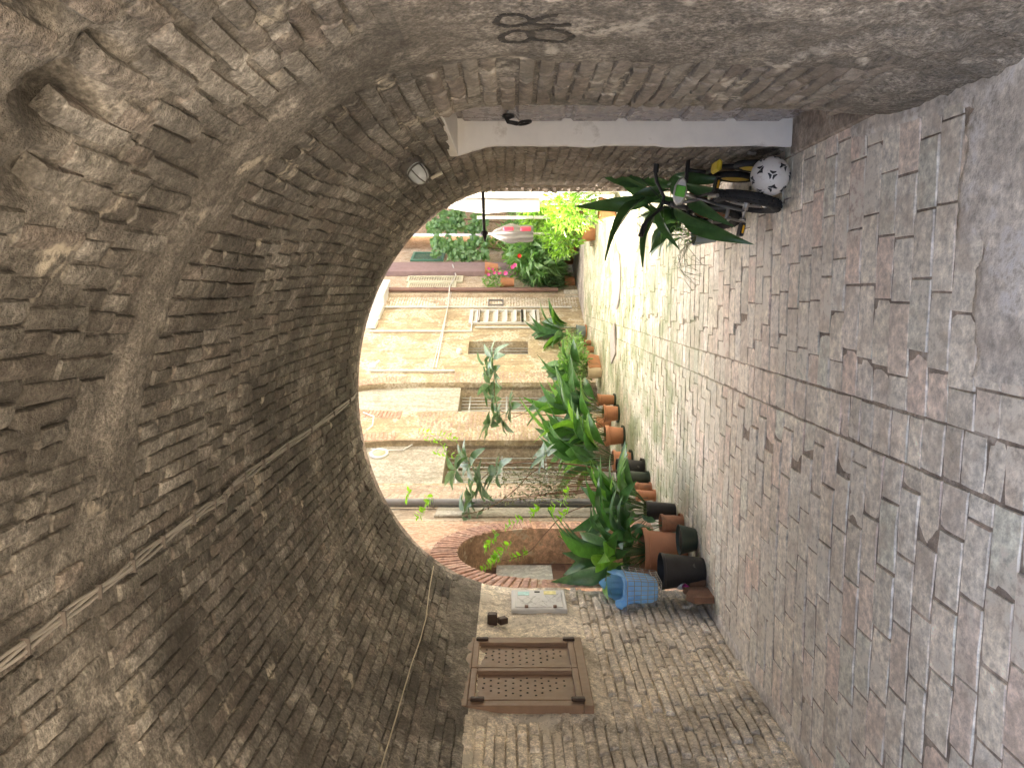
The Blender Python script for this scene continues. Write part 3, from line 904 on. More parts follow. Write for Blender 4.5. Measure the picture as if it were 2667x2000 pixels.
# white utility box
box = empty("utility_box", (0, 0, 0), label="small white utility box with scribbles and two stickers on the left wall", cat="box")
bu0, bu1, bz0, bz1 = 5.88, 6.29, 1.135, 1.585
P_ = lambda fu, fz, o=.0: FL.P(bu0 + (bu1 - bu0) * fu, bz1 - (bz1 - bz0) * fz, o)
mb = MB(); mb.box(P_(.5, .5, .015), (bu1 - bu0, bz1 - bz0, .06), FL.M(), bevel=.008); mb.build("case", M_BOXW, box)
mb = MB(); mb.box(P_(.5, .5, .045), ((bu1 - bu0) * .84, (bz1 - bz0) * .86, .010), FL.M(), bevel=.004); lid = mb.build("lid", M_BOXW, box)
for (fu, z0, z1, c, nm) in ((.76, .12, .33, (.45, .72, .68), "sticker"), (.80, .60, .83, (.75, .70, .30), "sticker")):
    mb = MB(); mb.box(P_(fu, (z0 + z1) / 2, .0515), (.075, (z1 - z0) * (bz1 - bz0), .002), FL.M()); mb.build(nm, plain("sticker_ink", c, .5, var=.35, scale=30), lid)
mb = MB(); mb.box(P_(.84, .48, .052), (.02, .045, .006), FL.M()); mb.build("keyhole", M_IRON, lid)
for fz in (.27, .78):
    mb = MB(); mb.box(P_(.10, fz, .052), (.035, .028, .016), FL.M(), bevel=.003); mb.build("latch", plain("rusty_latch", (.22, .13, .09), .6), box)
mb = MB(); r9 = random.Random(9)
for k in range(9):
    cx, cz = r9.uniform(.2, .6), .15 + k * .085
    pts = [P_(cx + .18 * math.sin(i * 1.1 + k) + r9.uniform(-.05, .05), cz + .07 * math.cos(i * 1.7 + k * 2) + .012 * i, .0505) for i in range(9)]
    mb.tube(pts, .0009, 4)
mb.build("scribble", plain("pencil_grey", (.44, .43, .42), .8), lid)
# dark sensor on the plaster
u, z, p = FL.hit(1072, 1356)
sen = empty("sensor", (0, 0, 0), label="small dark bracket sensor sticking out of the plaster above the cabinet", cat="lamp")
mb = MB(); mb.box(FL.P(u + .02, z + .03, .06), (.07, .075, .10), FL.M(), bevel=.01); mb.build("housing", M_BROWND, sen)
mb = MB(); mb.box(FL.P(u - .02, z - .05, .07), (.055, .07, .05), FL.M() @ Matrix.Rotation(.5, 3, 'Z'), bevel=.006); mb.build("head", M_BROWND, sen)

# cables along the vault
def vpts(L, off): 
    out = []
    for a, b in zip(L[:-1], L[1:]):
        for i in range(6):
            f = i / 6
            p = on_vault(a[0] + (b[0] - a[0]) * f, a[1] + (b[1] - a[1]) * f)
            s = s_of(p.x, p.z, p.y); x, zz, nx, nz = [float(q) for q in prof(s, p.y)]
            bo = float(bed_offset(np.array([s]), np.array([p.y]))[0])
            out.append((Vector((x, p.y, zz)), Vector((nx, 0, nz)), s, .006))
    return [p + n * (off + b_) for p, n, s, b_ in out], out
path = [(-120, 1515), (0, 1425), (120, 1337), (240, 1248), (340, 1170), (440, 1095), (476, 1078), (497, 1046), (560, 1002), (640, 947), (715, 895), (768, 853)]
M_STEELC = plain('tarnished_clip', (.14, .12, .10), .6)
cb = empty("cable_bundle", (0, 0, 0), label="bundle of three grey cables clipped along the vault", cat="cable")
base, info = vpts(path, .010)
_s, _y = info[0][2], info[0][0].y
pre = []
for i in range(7):
    y_ = .85 + (_y - .85) * i / 7; x_, z_, a_, b_ = [float(q) for q in prof(_s, y_)]
    pre.append((Vector((x_, y_, z_)), Vector((a_, 0, b_)), _s, .006))
info = pre + info; base = [p + n * .016 for p, n, s, b_ in pre] + base
for k, (o1, rad) in enumerate(((-.010, .006), (.003, .0055), (.014, .005))):
    pts = []
    for i, ((p, n, s, b_), q) in enumerate(zip(info, base)):
        tg = (base[min(i + 1, len(base) - 1)] - base[max(0, i - 1)]).normalized(); sd = n.cross(tg)
        pts.append(q + sd * (o1 + .004 * math.sin(i * .8 + k * 2)) + n * .003 * math.sin(i * .5 + k))
    pts.append(pts[-1] + Vector((.0, .3, .03)))
    mb = MB(); mb.tube(pts, rad, 8); mb.build("cable", M_CABLE, cb, True)
for i in range(3, len(base), 4):
    p, n, s, b_ = info[i]; tg = (base[min(i + 1, len(base) - 1)] - base[i - 1]).normalized(); sd = n.cross(tg)
    M = Matrix((tg, sd, n)).transposed()
    mb = MB(); mb.box(base[i] + n * .004, (.007, .046, .020), M); mb.build("clip", M_STEELC, cb)
pts, _ = vpts([(770, 1880), (795, 1760), (818, 1665), (835, 1610), (850, 1560), (885, 1440), (905, 1385), (917, 1340), (926, 1270), (936, 1216)], .008)
mb = MB(); mb.tube(pts, .0042, 6); tag(mb.build("cord", M_CORD, None, True), "thin yellowed cord sagging down the vault above the cabinet", "cord")

# caged lamp on the vault
p = on_vault(884, 352); s = s_of(p.x, p.z, p.y); x, zz, nx, nz = [float(q) for q in prof(s, p.y)]
n = Vector((nx, 0, nz)); axis = (n + Vector((0, -.35, -.25))).normalized()
q = axis.to_track_quat('Z', 'X').to_matrix().to_4x4(); q.translation = Vector((x, p.y, zz)) + n * .01
M_STEELW = plain("dull_wire", (.16, .15, .13), .5, metal=.5)
lamp = empty("bulkhead_lamp", (0, 0, 0), label="caged glass bulkhead lamp on the right side of the vault", cat="lamp")
mb = MB(); mb.lathe([(0, -.02), (.062, -.02), (.066, .02), (.058, .035), (0, .037)], 24, q); mb.build("base", plain("dusty_casting", (.10, .09, .075), .7), lamp, 40)
M_GLASS, nt, b_ = new_mat("frosted_lamp_glass"); b_.inputs["Base Color"].default_value = (.80, .84, .80, 1); b_.inputs["Roughness"].default_value = .12; b_.inputs["Specular IOR Level"].default_value = .8
b_.inputs["Transmission Weight"].default_value = .35
mb = MB(); mb.lathe([(.050, .034), (.051, .06), (.047, .09), (.036, .112), (.018, .124), (0, .127)], 24, q); mb.build("glass", M_GLASS, lamp, True)
mb = MB(); mb.torus(.055, .004, 24, 6, q @ Matrix.Translation((0, 0, .05)))
for k in range(6):
    a = k * math.pi / 3
    pr = [(.055, .05), (.055, .09), (.044, .118), (.022, .134), (0, .137)]
    mb.tube([(q @ Vector((r_ * math.cos(a), r_ * math.sin(a), z_))) for r_, z_ in pr], .003, 5)
mb.build("cage", M_STEELW, lamp, True)
pts, _ = vpts([(928, 380), (938, 374), (955, 366)], .012)
mb = MB(); mb.tube(pts, .011, 8); tag(mb.build("conduit_stub", plain("cream_plastic", (.62, .56, .44), .5), None, True), "short cream plastic tube on the vault beside the caged lamp", "conduit")

# painted marks on the right wall
def wall_marks(name, strokes, rad, mat, parent=None):
    mb = MB()
    for st in strokes:
        pts = []
        for (dx, dy) in st:
            p = on_vault(dx, dy); s = s_of(p.x, p.z, p.y); x, zz, nx, nz = [float(v) for v in prof(s, p.y)]
            o_ = float(bed_offset(np.array([s]), np.array([p.y]))[0]) + .002
            pts.append(Vector((x + nx * o_, p.y, zz + nz * o_)))
        for i in range(len(pts) - 1):
            t_ = (pts[i + 1] - pts[i]); 
            if t_.length < 1e-6: continue
            sd = t_.normalized().cross(Vector((-1, 0, 0))) * rad
            mb.add([pts[i] - sd, pts[i] + sd, pts[i + 1] + sd, pts[i + 1] - sd], [(0, 1, 2, 3)])
    return mb.build(name, mat, parent)
cv = lambda x, y: ((900 + x / 2.37) / K, (y / 2.37) / K)
loop = lambda cx, cy, rx, ry, a0=0, a1=360, n=26: [cv(cx + rx * math.cos(R(a0 + (a1 - a0) * i / n)), cy + ry * math.sin(R(a0 + (a1 - a0) * i / n))) for i in range(n + 1)]
M_SPRAY = plain("black_spray", (.06, .053, .043), .9, var=.6, scale=40)
gm = empty("graffiti", (0, 0, 0))
wall_marks("digit", [loop(1050, 203, 92, 34), loop(1272, 196, 128, 42)], .011, M_SPRAY, gm)
wall_marks("letter", [loop(1036, 96, 112, 36),
                             [cv(1140, 118), cv(1165, 88), cv(1210, 68), cv(1260, 62), cv(1310, 66)], [cv(1140, 112), cv(1210, 122), cv(1300, 127), cv(1395, 125)]], .011, M_SPRAY, gm)
tag(gm, "black sprayed figure eight and letter R on the right wall plaster", "graffiti")

# iron bar projecting at the mouth
rod = empty("iron_bar", (0, 0, 0), label="dark iron bar with a spear tip jutting from the end of the right wall", cat="bracket")
yb_ = 6.70
def on_y(dx, dy, Y):
    d = ray(dx, dy); return Vector((0, 0, EYE)) + d * (Y / d.y)
a_, b_ = on_y(1041, 385, yb_), on_y(1046, 498, yb_)
mb = MB(); mb.tube([a_ + Vector((.12, 0, 0)), b_], [.016, .013], 8); mb.build("bar", M_IRON, rod, True)
mb = MB(); c_ = on_y(1048, 524, yb_); dv = (c_ - b_)
mb.tube([b_, b_ + dv * .12, b_ + dv * .3, b_ + dv * .42, c_], [.012, .03, .034, .02, .001], 8); mb.build("spear_tip", M_IRON, rod, True)

# ------------------------------------------------------------------ football
bc = on_floor(1664, 381, .11)
M_BALLW = plain("scuffed_white_leather", (.70, .67, .62), .45, var=.1, dirt=((.46, .36, .29), .56, 14.0))
M_BALLB = plain("ball_black", (.02, .02, .02), .45)
ball = empty("football", (bc.x, bc.y, .11), label="scuffed white football with black triangular marks beside the bicycle", cat="ball")
bm = bmesh.new(); bmesh.ops.create_icosphere(bm, subdivisions=4, radius=.11); me = bpy.data.meshes.new("cover"); bm.to_mesh(me); bm.free()
me.polygons.foreach_set("use_smooth", [True] * len(me.polygons)); me.materials.append(M_BALLW); link(bpy.data.objects.new("cover", me), ball)
ph = (1 + 5 ** .5) / 2
dv = [Vector(v).normalized() for v in [(x, y, z) for x in (-1, 1) for y in (-1, 1) for z in (-1, 1)] + [q for a in (-1, 1) for b in (-1, 1) for q in ((0, a / ph, b * ph), (a / ph, b * ph, 0), (a * ph, 0, b / ph))]]
ico = [Vector(v).normalized() for a in (-1, 1) for b in (-1, 1) for v in ((0, a, b * ph), (a, b * ph, 0), (a * ph, 0, b))]
rot = Matrix.Rotation(.4, 3, 'X') @ Matrix.Rotation(.7, 3, 'Z')
for d in dv:
    nb = sorted(ico, key=lambda v: -v.dot(d))[:3]
    mb = MB()
    for i in range(3):
        t1 = (nb[i] - d * nb[i].dot(d)).normalized(); nn = d.cross(t1)
        kite = [(.035, 0), (.13, -.07), (.27, -.055), (.27, .055), (.13, .07)]
        kite = [(.03, -.0), (.10, -.085), (.23, -.06), (.26, .0), (.23, .06), (.10, .085)]
        # white rays run between the three black wedges
        t2 = (t1 * math.cos(R(60)) + nn * math.sin(R(60))); n2 = d.cross(t2)
        pts = [(.03, 0), (.12, -.14), (.205, -.18), (.175, 0), (.205, .18), (.12, .14)]
        vs = [(d + t2 * a + n2 * b).normalized() * .1108 for a, b in pts]
        mb.add([rot @ v for v in vs], [(0, 1, 2, 3), (0, 3, 4, 5)])
    mb.build("mark", M_BALLB, ball)
for d in ico:
    nb = sorted(dv, key=lambda v: -v.dot(d))[:5]
    t1 = (nb[0] - d * nb[0].dot(d)).normalized(); n1 = d.cross(t1)
    nb.sort(key=lambda v: math.atan2(v.dot(n1), v.dot(t1)))
    mb = MB(); pts = []
    for i in range(6):
        a_ = d.lerp(nb[i % 5], .48); pts.append(rot @ a_.normalized() * .1102)
    mb.tube(pts, .0008, 4); mb.build("seam", plain("seam_grey", (.4, .37, .33), .7) if "seam_grey" not in bpy.data.materials else bpy.data.materials["seam_grey"], ball)

# ------------------------------------------------------------------ bicycles
M_TYRE = plain("black_rubber", (.02, .02, .02), .75, var=.2)
M_FRAMEW = plain("dusty_white_frame", (.55, .55, .52), .35, var=.15)
M_FRAMED = plain("dark_grey_frame", (.09, .09, .085), .4, var=.3, dirt=((.45, .45, .42), .62, 20.0))
M_STEEL = plain("worn_steel", (.42, .41, .39), .35, metal=.85, var=.2)
M_BLACKP = plain("black_plastic", (.018, .018, .018), .5)
M_GREEN = plain("green_plastic", (.12, .42, .05), .4)
M_AMBER = plain("amber_reflector", (.85, .45, .02), .3)
def wheel(root, c, r, tw, turn=0.0):
    M = Matrix.Translation(c) @ Matrix.Rotation(turn, 4, 'Z') @ Matrix.Rotation(R(90), 4, 'X')
    mb = MB(); mb.torus(r - tw, tw, 44, 12, M); ty = mb.build("wheel", M_TYRE, root, True)
    kn = MB()
    for i in range(36):
        for j in (-1, 0, 1):
            a = 2 * math.pi * (i + (.5 if j else 0)) / 36
            nrm = Vector((math.cos(a), math.sin(a), .75 * j)).normalized()
            cc = Vector((math.cos(a), math.sin(a), 0)) * (r - tw) + nrm * tw
            B = M.to_3x3() @ Matrix((Vector((-math.sin(a), math.cos(a), 0)), nrm.cross(Vector((-math.sin(a), math.cos(a), 0))), nrm)).transposed()
            kn.box(M @ cc, (.016, .012, .008), B)
    tag(kn.build("tread", M_TYRE, ty), kind="stuff")
    mb = MB(); mb.torus(r - 2 * tw - .004, .009, 40, 6, M); mb.build("rim", M_STEEL, ty, True)
    mb = MB(); mb.tube([M @ Vector((0, 0, -.05)), M @ Vector((0, 0, .05))], .016, 10); mb.build("hub", M_STEEL, ty, True)
    mb = MB()
    for i in range(20):
        a = 2 * math.pi * i / 20; s_ = .02 if i % 2 else -.02
        mb.tube([M @ Vector((.014 * math.cos(a + .8), .014 * math.sin(a + .8), s_)), M @ Vector(((r - 2 * tw - .005) * math.cos(a), (r - 2 * tw - .005) * math.sin(a), 0))], .0012, 4, False)
    tag(mb.build("spokes", M_STEEL, ty), kind="stuff")
def bike(root):
    r = .20; wb = .80
    wheel(root, (0, 0, r), r, .034); wheel(root, (wb, 0, r), r, .034, R(14))
    fr = MB(); bb = Vector((.33, 0, .215)); st = Vector((.19, 0, .46)); hh = Vector((.66, 0, .50)); hl = Vector((.695, 0, .40))
    fr.tube([bb, st], .012, 8); fr.tube([bb, hl], .014, 8); fr.tube([st.lerp(bb, .15), hh], .012, 8); fr.tube([hh + Vector((-.012, 0, .03)), hl], .02, 8)
    for s_ in (-1, 1):
        fr.tube([bb, Vector((0, .055 * s_, r))], .009, 6); fr.tube([st, Vector((.06, .04 * s_, .36)), Vector((0, .055 * s_, r))], .008, 6)
    fr.build("frame", M_FRAMED, root, True)
    fk = MB()
    for s_ in (-1, 1): fk.tube([hl, Vector((.715, .045 * s_, .37)), Vector((wb, .055 * s_, r))], .011, 8)
    fk.build("fork", M_BLACKP, root, True)
    hb = MB(); top = Vector((.645, 0, .575))
    hb.tube([hh, top], .013, 8)
    hb.tube([top + Vector((-.04, -.18, .10)), top + Vector((.0, -.13, .075)), top + Vector((.02, -.04, .0)), top + Vector((.02, .04, .0)), top + Vector((.0, .13, .075)), top + Vector((-.04, .18, .10))], .011, 8)
    h_ = hb.build("handlebar", M_BLACKP, root, True)
    for s_ in (-1, 1):
        mb = MB(); mb.tube([top + Vector((-.04, .175 * s_, .098)), top + Vector((-.07, .255 * s_, .112))], .018, 10); mb.build("grip", M_BLACKP, h_, 50)
        mb = MB(); mb.tube([top + Vector((-.02, .16 * s_, .09)), top + Vector((.03, .19 * s_, .085)), top + Vector((.03, .25 * s_, .09))], .005, 6); mb.build("brake_lever", M_STEEL, h_)
        mb = MB(); mb.tube([top + Vector((0, .2 * s_, .09)), top + Vector((.1, .14 * s_, .16)), top + Vector((.10, .03 * s_, .0)), hl], .003, 5); mb.build("brake_cable", M_BLACKP, h_)
    sp = MB(); sp.tube([st, st + Vector((-.02, 0, .09))], .012, 8); sp.build("seat_post", M_STEEL, root, True)
    sd = MB(); o = st + Vector((.02, 0, .10))
    prof_ = [(-.12, .075, .03), (-.10, .085, .04), (-.04, .07, .035), (.04, .035, .025), (.12, .02, .018), (.14, .01, .01)]
    vs = []; fs = []
    for (x, w, h) in prof_:
        for k in range(10):
            a = 2 * math.pi * k / 10; vs.append(o + Vector((x, w * math.cos(a), h * math.sin(a) + (.02 if x < -.05 else 0))))
    for i in range(len(prof_) - 1):
        for k in range(10): fs.append((i * 10 + k, i * 10 + (k + 1) % 10, i * 10 + 10 + (k + 1) % 10, i * 10 + 10 + k))
    fs += [tuple(range(9, -1, -1)), tuple(range(len(vs) - 10, len(vs)))]
    sd.add(vs, fs); sa = sd.build("saddle", M_FRAMEW, root, 60)
    mb = MB(); mb.box(o + Vector((-.115, 0, .02)), (.02, .07, .06), None, .006); mb.build("saddle_badge", M_GREEN, sa)
    cr = MB(); cr.tube([bb + Vector((0, -.07, 0)), bb + Vector((0, .07, 0))], .012, 8)
    cr.tube([bb + Vector((0, .065, 0)), bb + Vector((-.03, .075, -.10))], .009, 6); cr.tube([bb + Vector((0, -.065, 0)), bb + Vector((.03, -.075, .10))], .009, 6)
    cr.lathe([(0, -.002), (.065, -.002), (.065, .002), (0, .002)], 24, Matrix.Translation(bb + Vector((0, -.05, 0))) @ Matrix.Rotation(R(90), 4, 'X'))
    c_ = cr.build("crank", M_STEEL, root, 40)
    for s_, dz in ((1, -.10), (-1, .10)):
        pc = bb + Vector((-.03 * s_, .125 * s_, dz)); mb = MB(); mb.box(pc, (.085, .085, .026), None, .006); pd = mb.build("pedal", M_BLACKP, root)
        mb = MB(); mb.box(pc + Vector((-.044, 0, 0)), (.006, .05, .012)); mb.build("reflector", M_AMBER, pd)
    ch = MB()
    ch.tube([Vector((-.002, -.05, r + .032)), bb + Vector((0, -.05, .062)), bb + Vector((.06, -.05, 0)), bb + Vector((0, -.05, -.062)), Vector((0, -.05, r - .03))], .004, 5); ch.build("chain", M_STEEL, root)
    ax = MB(); ax.tube([Vector((0, -.09, r)), Vector((0, .10, r))], .007, 8); ax.tube([Vector((0, .10, r)), Vector((0, .115, r))], .018, 10); ax.build("axle", M_STEEL, root, True)
    mg = MB(); mg.tube([Vector((.05, .015, .41)), Vector((-.03, .015, .43)), Vector((-.1, .015, .40))], .012, 6); mg.build("brake_caliper", M_STEEL, root)
bk = empty("bicycle", (.50, 4.62, 0), label="black and white child's bicycle leaning against the right wall", cat="bicycle")
bike(bk)
bk.rotation_euler = (R(11), 0, R(90))
bk.rotation_mode = 'XYZ'
# small yellow wheeled balance bike half hidden behind
M_YEL = plain("yellow_plastic", (.62, .47, .04), .4, dirt=((.25, .2, .08), .6, 12.0))
bb_ = empty("balance_bike", (.745, 4.72, 0), label="small yellow and black balance bike half hidden behind the bicycle", cat="toy bike")
for x in (0, .42):
    M = Matrix.Translation((x, 0, .125)) @ Matrix.Rotation(R(90), 4, 'X')
    mb = MB(); mb.torus(.105, .020, 32, 10, M); w_ = mb.build("wheel", M_TYRE, bb_, True)
    mb = MB(); mb.lathe([(0, -.018), (.05, -.02), (.09, -.012), (.09, .012), (.05, .02), (0, .018)], 28, M); mb.build("disc", M_YEL, w_, 50)
mb = MB(); mb.tube([(0, 0, .125), (.12, 0, .30), (.34, 0, .33), (.42, 0, .125)], .016, 8); mb.tube([(.34, 0, .33), (.32, 0, .45)], .012, 8); mb.build("frame", M_BLACKP, bb_, True)
mb = MB(); mb.tube([(.32, -.08, .46), (.32, .08, .46)], .013, 8); mb.build("handlebar", M_BLACKP, bb_, True)
mb = MB(); mb.box((.12, 0, .325), (.16, .07, .03), None, .012); mb.build("saddle", M_YEL, bb_)
bb_.rotation_euler = (R(5), 0, R(90))
# ------------------------------------------------------------------ plants
def leaf_mat(name, cols, rough=.30, trans=.25, spec=.45):
    m, nt, bs = new_mat(name)
    geo = N(nt, "ShaderNodeNewGeometry"); oi = N(nt, "ShaderNodeObjectInfo")
    rnd = math_n(nt, 'FRACT', math_n(nt, 'ADD', oi.outputs["Random"], geo.outputs["Random Per Island"]))
    c = ramp(nt, rnd, [(i / (len(cols) - 1), q) for i, q in enumerate(cols)])
    c = mixc(nt, 1.0, c, ramp(nt, noise(nt, geo.outputs["Position"], 16, 3, .6), [(.3, grey(.75)), (.7, grey(1.25))]), 'MULTIPLY')
    nt.links.new(c, bs.inputs["Base Color"])
    bs.inputs["Roughness"].default_value = rough; bs.inputs["Specular IOR Level"].default_value = spec
    tr = N(nt, "ShaderNodeBsdfTranslucent"); nt.links.new(mixc(nt, 1.0, c, (1.6, 1.9, .7), 'MULTIPLY'), tr.inputs[0])
    mx = N(nt, "ShaderNodeMixShader"); mx.inputs[0].default_value = trans
    nt.links.new(bs.outputs[0], mx.inputs[1]); nt.links.new(tr.outputs[0], mx.inputs[2])
    nt.links.new(mx.outputs[0], nt.nodes["Material Output"].inputs[0])
    return m
M_ASPI = leaf_mat("aspidistra_leaf", [(.04, .105, .035), (.07, .165, .05), (.05, .13, .05), (.10, .23, .06), (.06, .145, .075), (.16, .26, .19), (.055, .14, .05), (.09, .19, .10), (.20, .38, .07), (.10, .20, .12)])
M_ASPID = leaf_mat("dark_strap_leaf", [(.045, .10, .035), (.08, .18, .06), (.06, .13, .05), (.12, .24, .10)], trans=.15)
M_LOQ = leaf_mat("leathery_leaf", [(.16, .25, .18), (.22, .32, .25), (.10, .18, .09), (.26, .36, .30)], trans=.15)
M_BUSH = leaf_mat("bush_leaf", [(.14, .27, .08), (.20, .35, .11), (.26, .40, .16), (.17, .31, .12)], trans=.3)
M_SUNB = leaf_mat("sunlit_leaf", [(.10, .22, .03), (.16, .30, .04), (.20, .34, .06), (.12, .24, .04)], trans=.4)
M_IVY = leaf_mat("ivy_leaf", [(.15, .29, .12), (.22, .38, .17), (.18, .33, .14), (.28, .42, .22)], trans=.3)
M_VINE = leaf_mat("vine_leaflet", [(.22, .42, .04), (.28, .5, .05), (.2, .38, .05)], trans=.45)
M_GRASSY = leaf_mat("chive_leaf", [(.10, .2, .08), (.16, .28, .13), (.08, .16, .06)], trans=.2)
M_OLIVE = leaf_mat("olive_leaf", [(.12, .15, .08), (.18, .21, .12), (.09, .12, .06)], trans=.15)
M_STEM = plain("woody_stem", (.20, .12, .075), .8, var=.3, scale=20)
M_STEMG = plain("green_stem", (.10, .15, .05), .6)
M_TERRA = plain("terracotta", (.52, .24, .13), .8, var=.14, scale=7, dirt=((.55, .36, .25), .6, 5.0), bumpy=.15)
M_TERRA2 = plain("old_terracotta", (.40, .19, .10), .82, var=.2, scale=8, dirt=((.20, .13, .08), .56, 7.0), bumpy=.2)
M_POTB = plain("black_pot", (.028, .026, .024), .55, var=.25, dirt=((.38, .36, .31), .64, 6.0))
M_POTG = plain("dark_green_pot", (.045, .06, .04), .5, var=.2, dirt=((.18, .2, .14), .66, 9.0))
M_POTBL = plain("slate_pot", (.20, .26, .28), .6, var=.15)
M_CREAM = plain("cream_pot", (.52, .42, .30), .8, var=.15, dirt=((.36, .3, .2), .58, 8.0))
M_SOIL = plain("potting_soil", (.06, .045, .032), .95, var=.4, scale=30, bumpy=.8)
M_PINK = plain("pink_petal", (.75, .10, .35), .5); M_REDF = plain("red_petal", (.75, .03, .02), .5)

LEAFV = {}
def leaf_variant(kind, i):
    """unit leaf along +x, face up +z"""
    key = (kind, i)
    if key in LEAFV: return LEAFV[key]
    r = random.Random(hash(key) & 0xfffff) if False else random.Random(i * 77 + len(kind))
    n = 9; V = []; F = []
    sag = r.uniform(.22, .60) if kind == 'strap' else r.uniform(.05, .25); tw = r.uniform(-.7, .7); stalk = .0 if kind != 'strap' else .0
    for k in range(n):
        t = k / (n - 1)
        if kind == 'strap': w = .54 * (math.sin(math.pi * max(0, min(1, (t - .06) / .94)) ** .9) ** 1.1) + .022 * (1 - t)
        else: w = .5 * math.sin(math.pi * t ** .75) ** .8 + .01
        if k == n - 1: w = .004
        z = -sag * (t ** 1.8) + sag * .25 * math.sin(t * math.pi)
        a = tw * (t - .3)
        for sdx in (-1, 0, 1):
            y = w * sdx * math.cos(a); zz = z + (.26 * w * abs(sdx) + w * sdx * math.sin(a) * .35) * .5 + .014 * math.sin(t * 9 + i + sdx * 1.3)
            V.append((t, y, zz))
    for k in range(n - 1):
        for s_ in range(2):
            a = k * 3 + s_; F.append((a, a + 3, a + 4, a + 1))
    LEAFV[key] = (V, F, {})
    return LEAFV[key]
def leaf_obj(parent, p0, p1, width, mat, kind='strap', up=None, name="leaf"):
    V, F, cache = leaf_variant(kind, random.randrange(7))
    me = cache.get(mat.name)
    if me is None:
        me = bpy.data.meshes.new("leaf"); me.from_pydata(V, [], F)
        me.polygons.foreach_set("use_smooth", [True] * len(F)); me.materials.append(mat); me.update(); cache[mat.name] = me
    o = bpy.data.objects.new(name, me)
    o.matrix_world = leaf_matrix(p0, p1, width, up)
    link(o, parent); return o
def leaf_matrix(p0, p1, width, up=None):
    p0 = Vector(p0); d = Vector(p1) - p0; L = d.length; x = d / L
    u = Vector(up) if up is not None else Vector((random.gauss(0, .35), random.gauss(0, .35), 1))
    y = u.cross(x)
    if y.length < 1e-3: y = x.orthogonal()
    y.normalize(); z = x.cross(y)
    return Matrix(((x.x * L, y.x * width, z.x * L, p0.x), (x.y * L, y.y * width, z.y * L, p0.y), (x.z * L, y.z * width, z.z * L, p0.z), (0, 0, 0, 1)))
class Leaves:
    """many leaves joined in one foliage mesh"""
    def __init__(s): s.V = []; s.F = []; s.n = 0
    def add(s, p0, p1, width, kind='oval', up=None, coarse=True):
        V, F, _ = leaf_variant(kind, random.randrange(7))
        M = np.array(leaf_matrix(p0, p1, width, up)); 
        if coarse:
            idx = [0, 1, 2, 9, 10, 11, 15, 16, 17, 24, 25, 26]; V = [V[i] for i in idx]; F = [(0, 3, 4, 1), (1, 4, 5, 2), (3, 6, 7, 4), (4, 7, 8, 5), (6, 9, 10, 7), (7, 10, 11, 8)]
        A = np.array(V) @ M[:3, :3].T + M[:3, 3]
        s.V.append(A); s.F += [tuple(i + s.n for i in f) for f in F]; s.n += len(V)
    def build(s, name, mat, parent):
        return mesh_obj(name, np.concatenate(s.V).tolist(), s.F, mat, parent, smooth=True)

def pot_mesh(parent, loc, rt, rb, h, mat, style="rim", saucer=None):
    loc = Vector(loc)
    T = Matrix.Translation(loc)
    base = .0
    if saucer is not None:
        mb = MB(); rs = rb * 1.35
        mb.lathe([(0, .004), (rs * .85, .004), (rs, .012 + h * .07), (rs * 1.04, .014 + h * .07), (rs * .96, .002), (0, .0)], 28, T); mb.build("saucer", saucer, parent, 45); base = .008
    t = max(.006, rt * .06); mb = MB()
    if style == "rim":
        pr = [(0, base), (rb * .96, base), (rb, base + h * .03), (rt * .90, h * .76), (rt * .915, h * .765), (rt * .99, h * .80), (rt * 1.0, h * .97), (rt * .985, h), (rt - t * 1.3, h), (rt - t * 1.6, h * .80), (rb * .8, h * .55)]
    elif style == "roll":
        pr = [(0, base), (rb * .96, base), (rb, base + h * .03), (rb + (rt * .86 - rb) * .35, h * .27), (rb + (rt * .86 - rb) * .35 + .004, h * .28), (rt * .86, h * .80), (rt * .90, h * .86), (rt * .985, h * .885), (rt, h * .93), (rt * .985, h * .985), (rt * .95, h), (rt * .9, h * .97), (rt * .85, h * .8), (rb * .85, h * .5)]
    else:
        pr = [(0, base), (rb * .95, base), (rb, base + h * .04), (rt * .97, h * .93), (rt, h * .94), (rt * 1.0, h), (rt - t, h), (rt - t * 1.4, h * .8), (rb * .85, h * .5)]
    mb.lathe(pr, 32, T); po = mb.build("pot", mat, parent, 38)
    mb = MB(); zs = h * .86; mb.lathe([(rt * .86, zs - .004), (rt * .5, zs + .006), (0, zs + .012)], 20, T); mb.build("soil", M_SOIL, parent, True)
    return zs
def pot_place(dxb, dy, w, h):
    """place from the foot's front edge, apparent width and height"""
    p = on_floor(dxb, dy); depth = (p - Vector((0, 0, 0))).dot(FWD)
    rt = w * K * depth / 4000.0; rb = rt * .74
    d = Vector((p.x, p.y, 0)).normalized()
    c = Vector((p.x, p.y, 0)) + d * rb
    hh = h * K * (depth + rb) / 2000.0
    return c, rt, rb, hh, depth
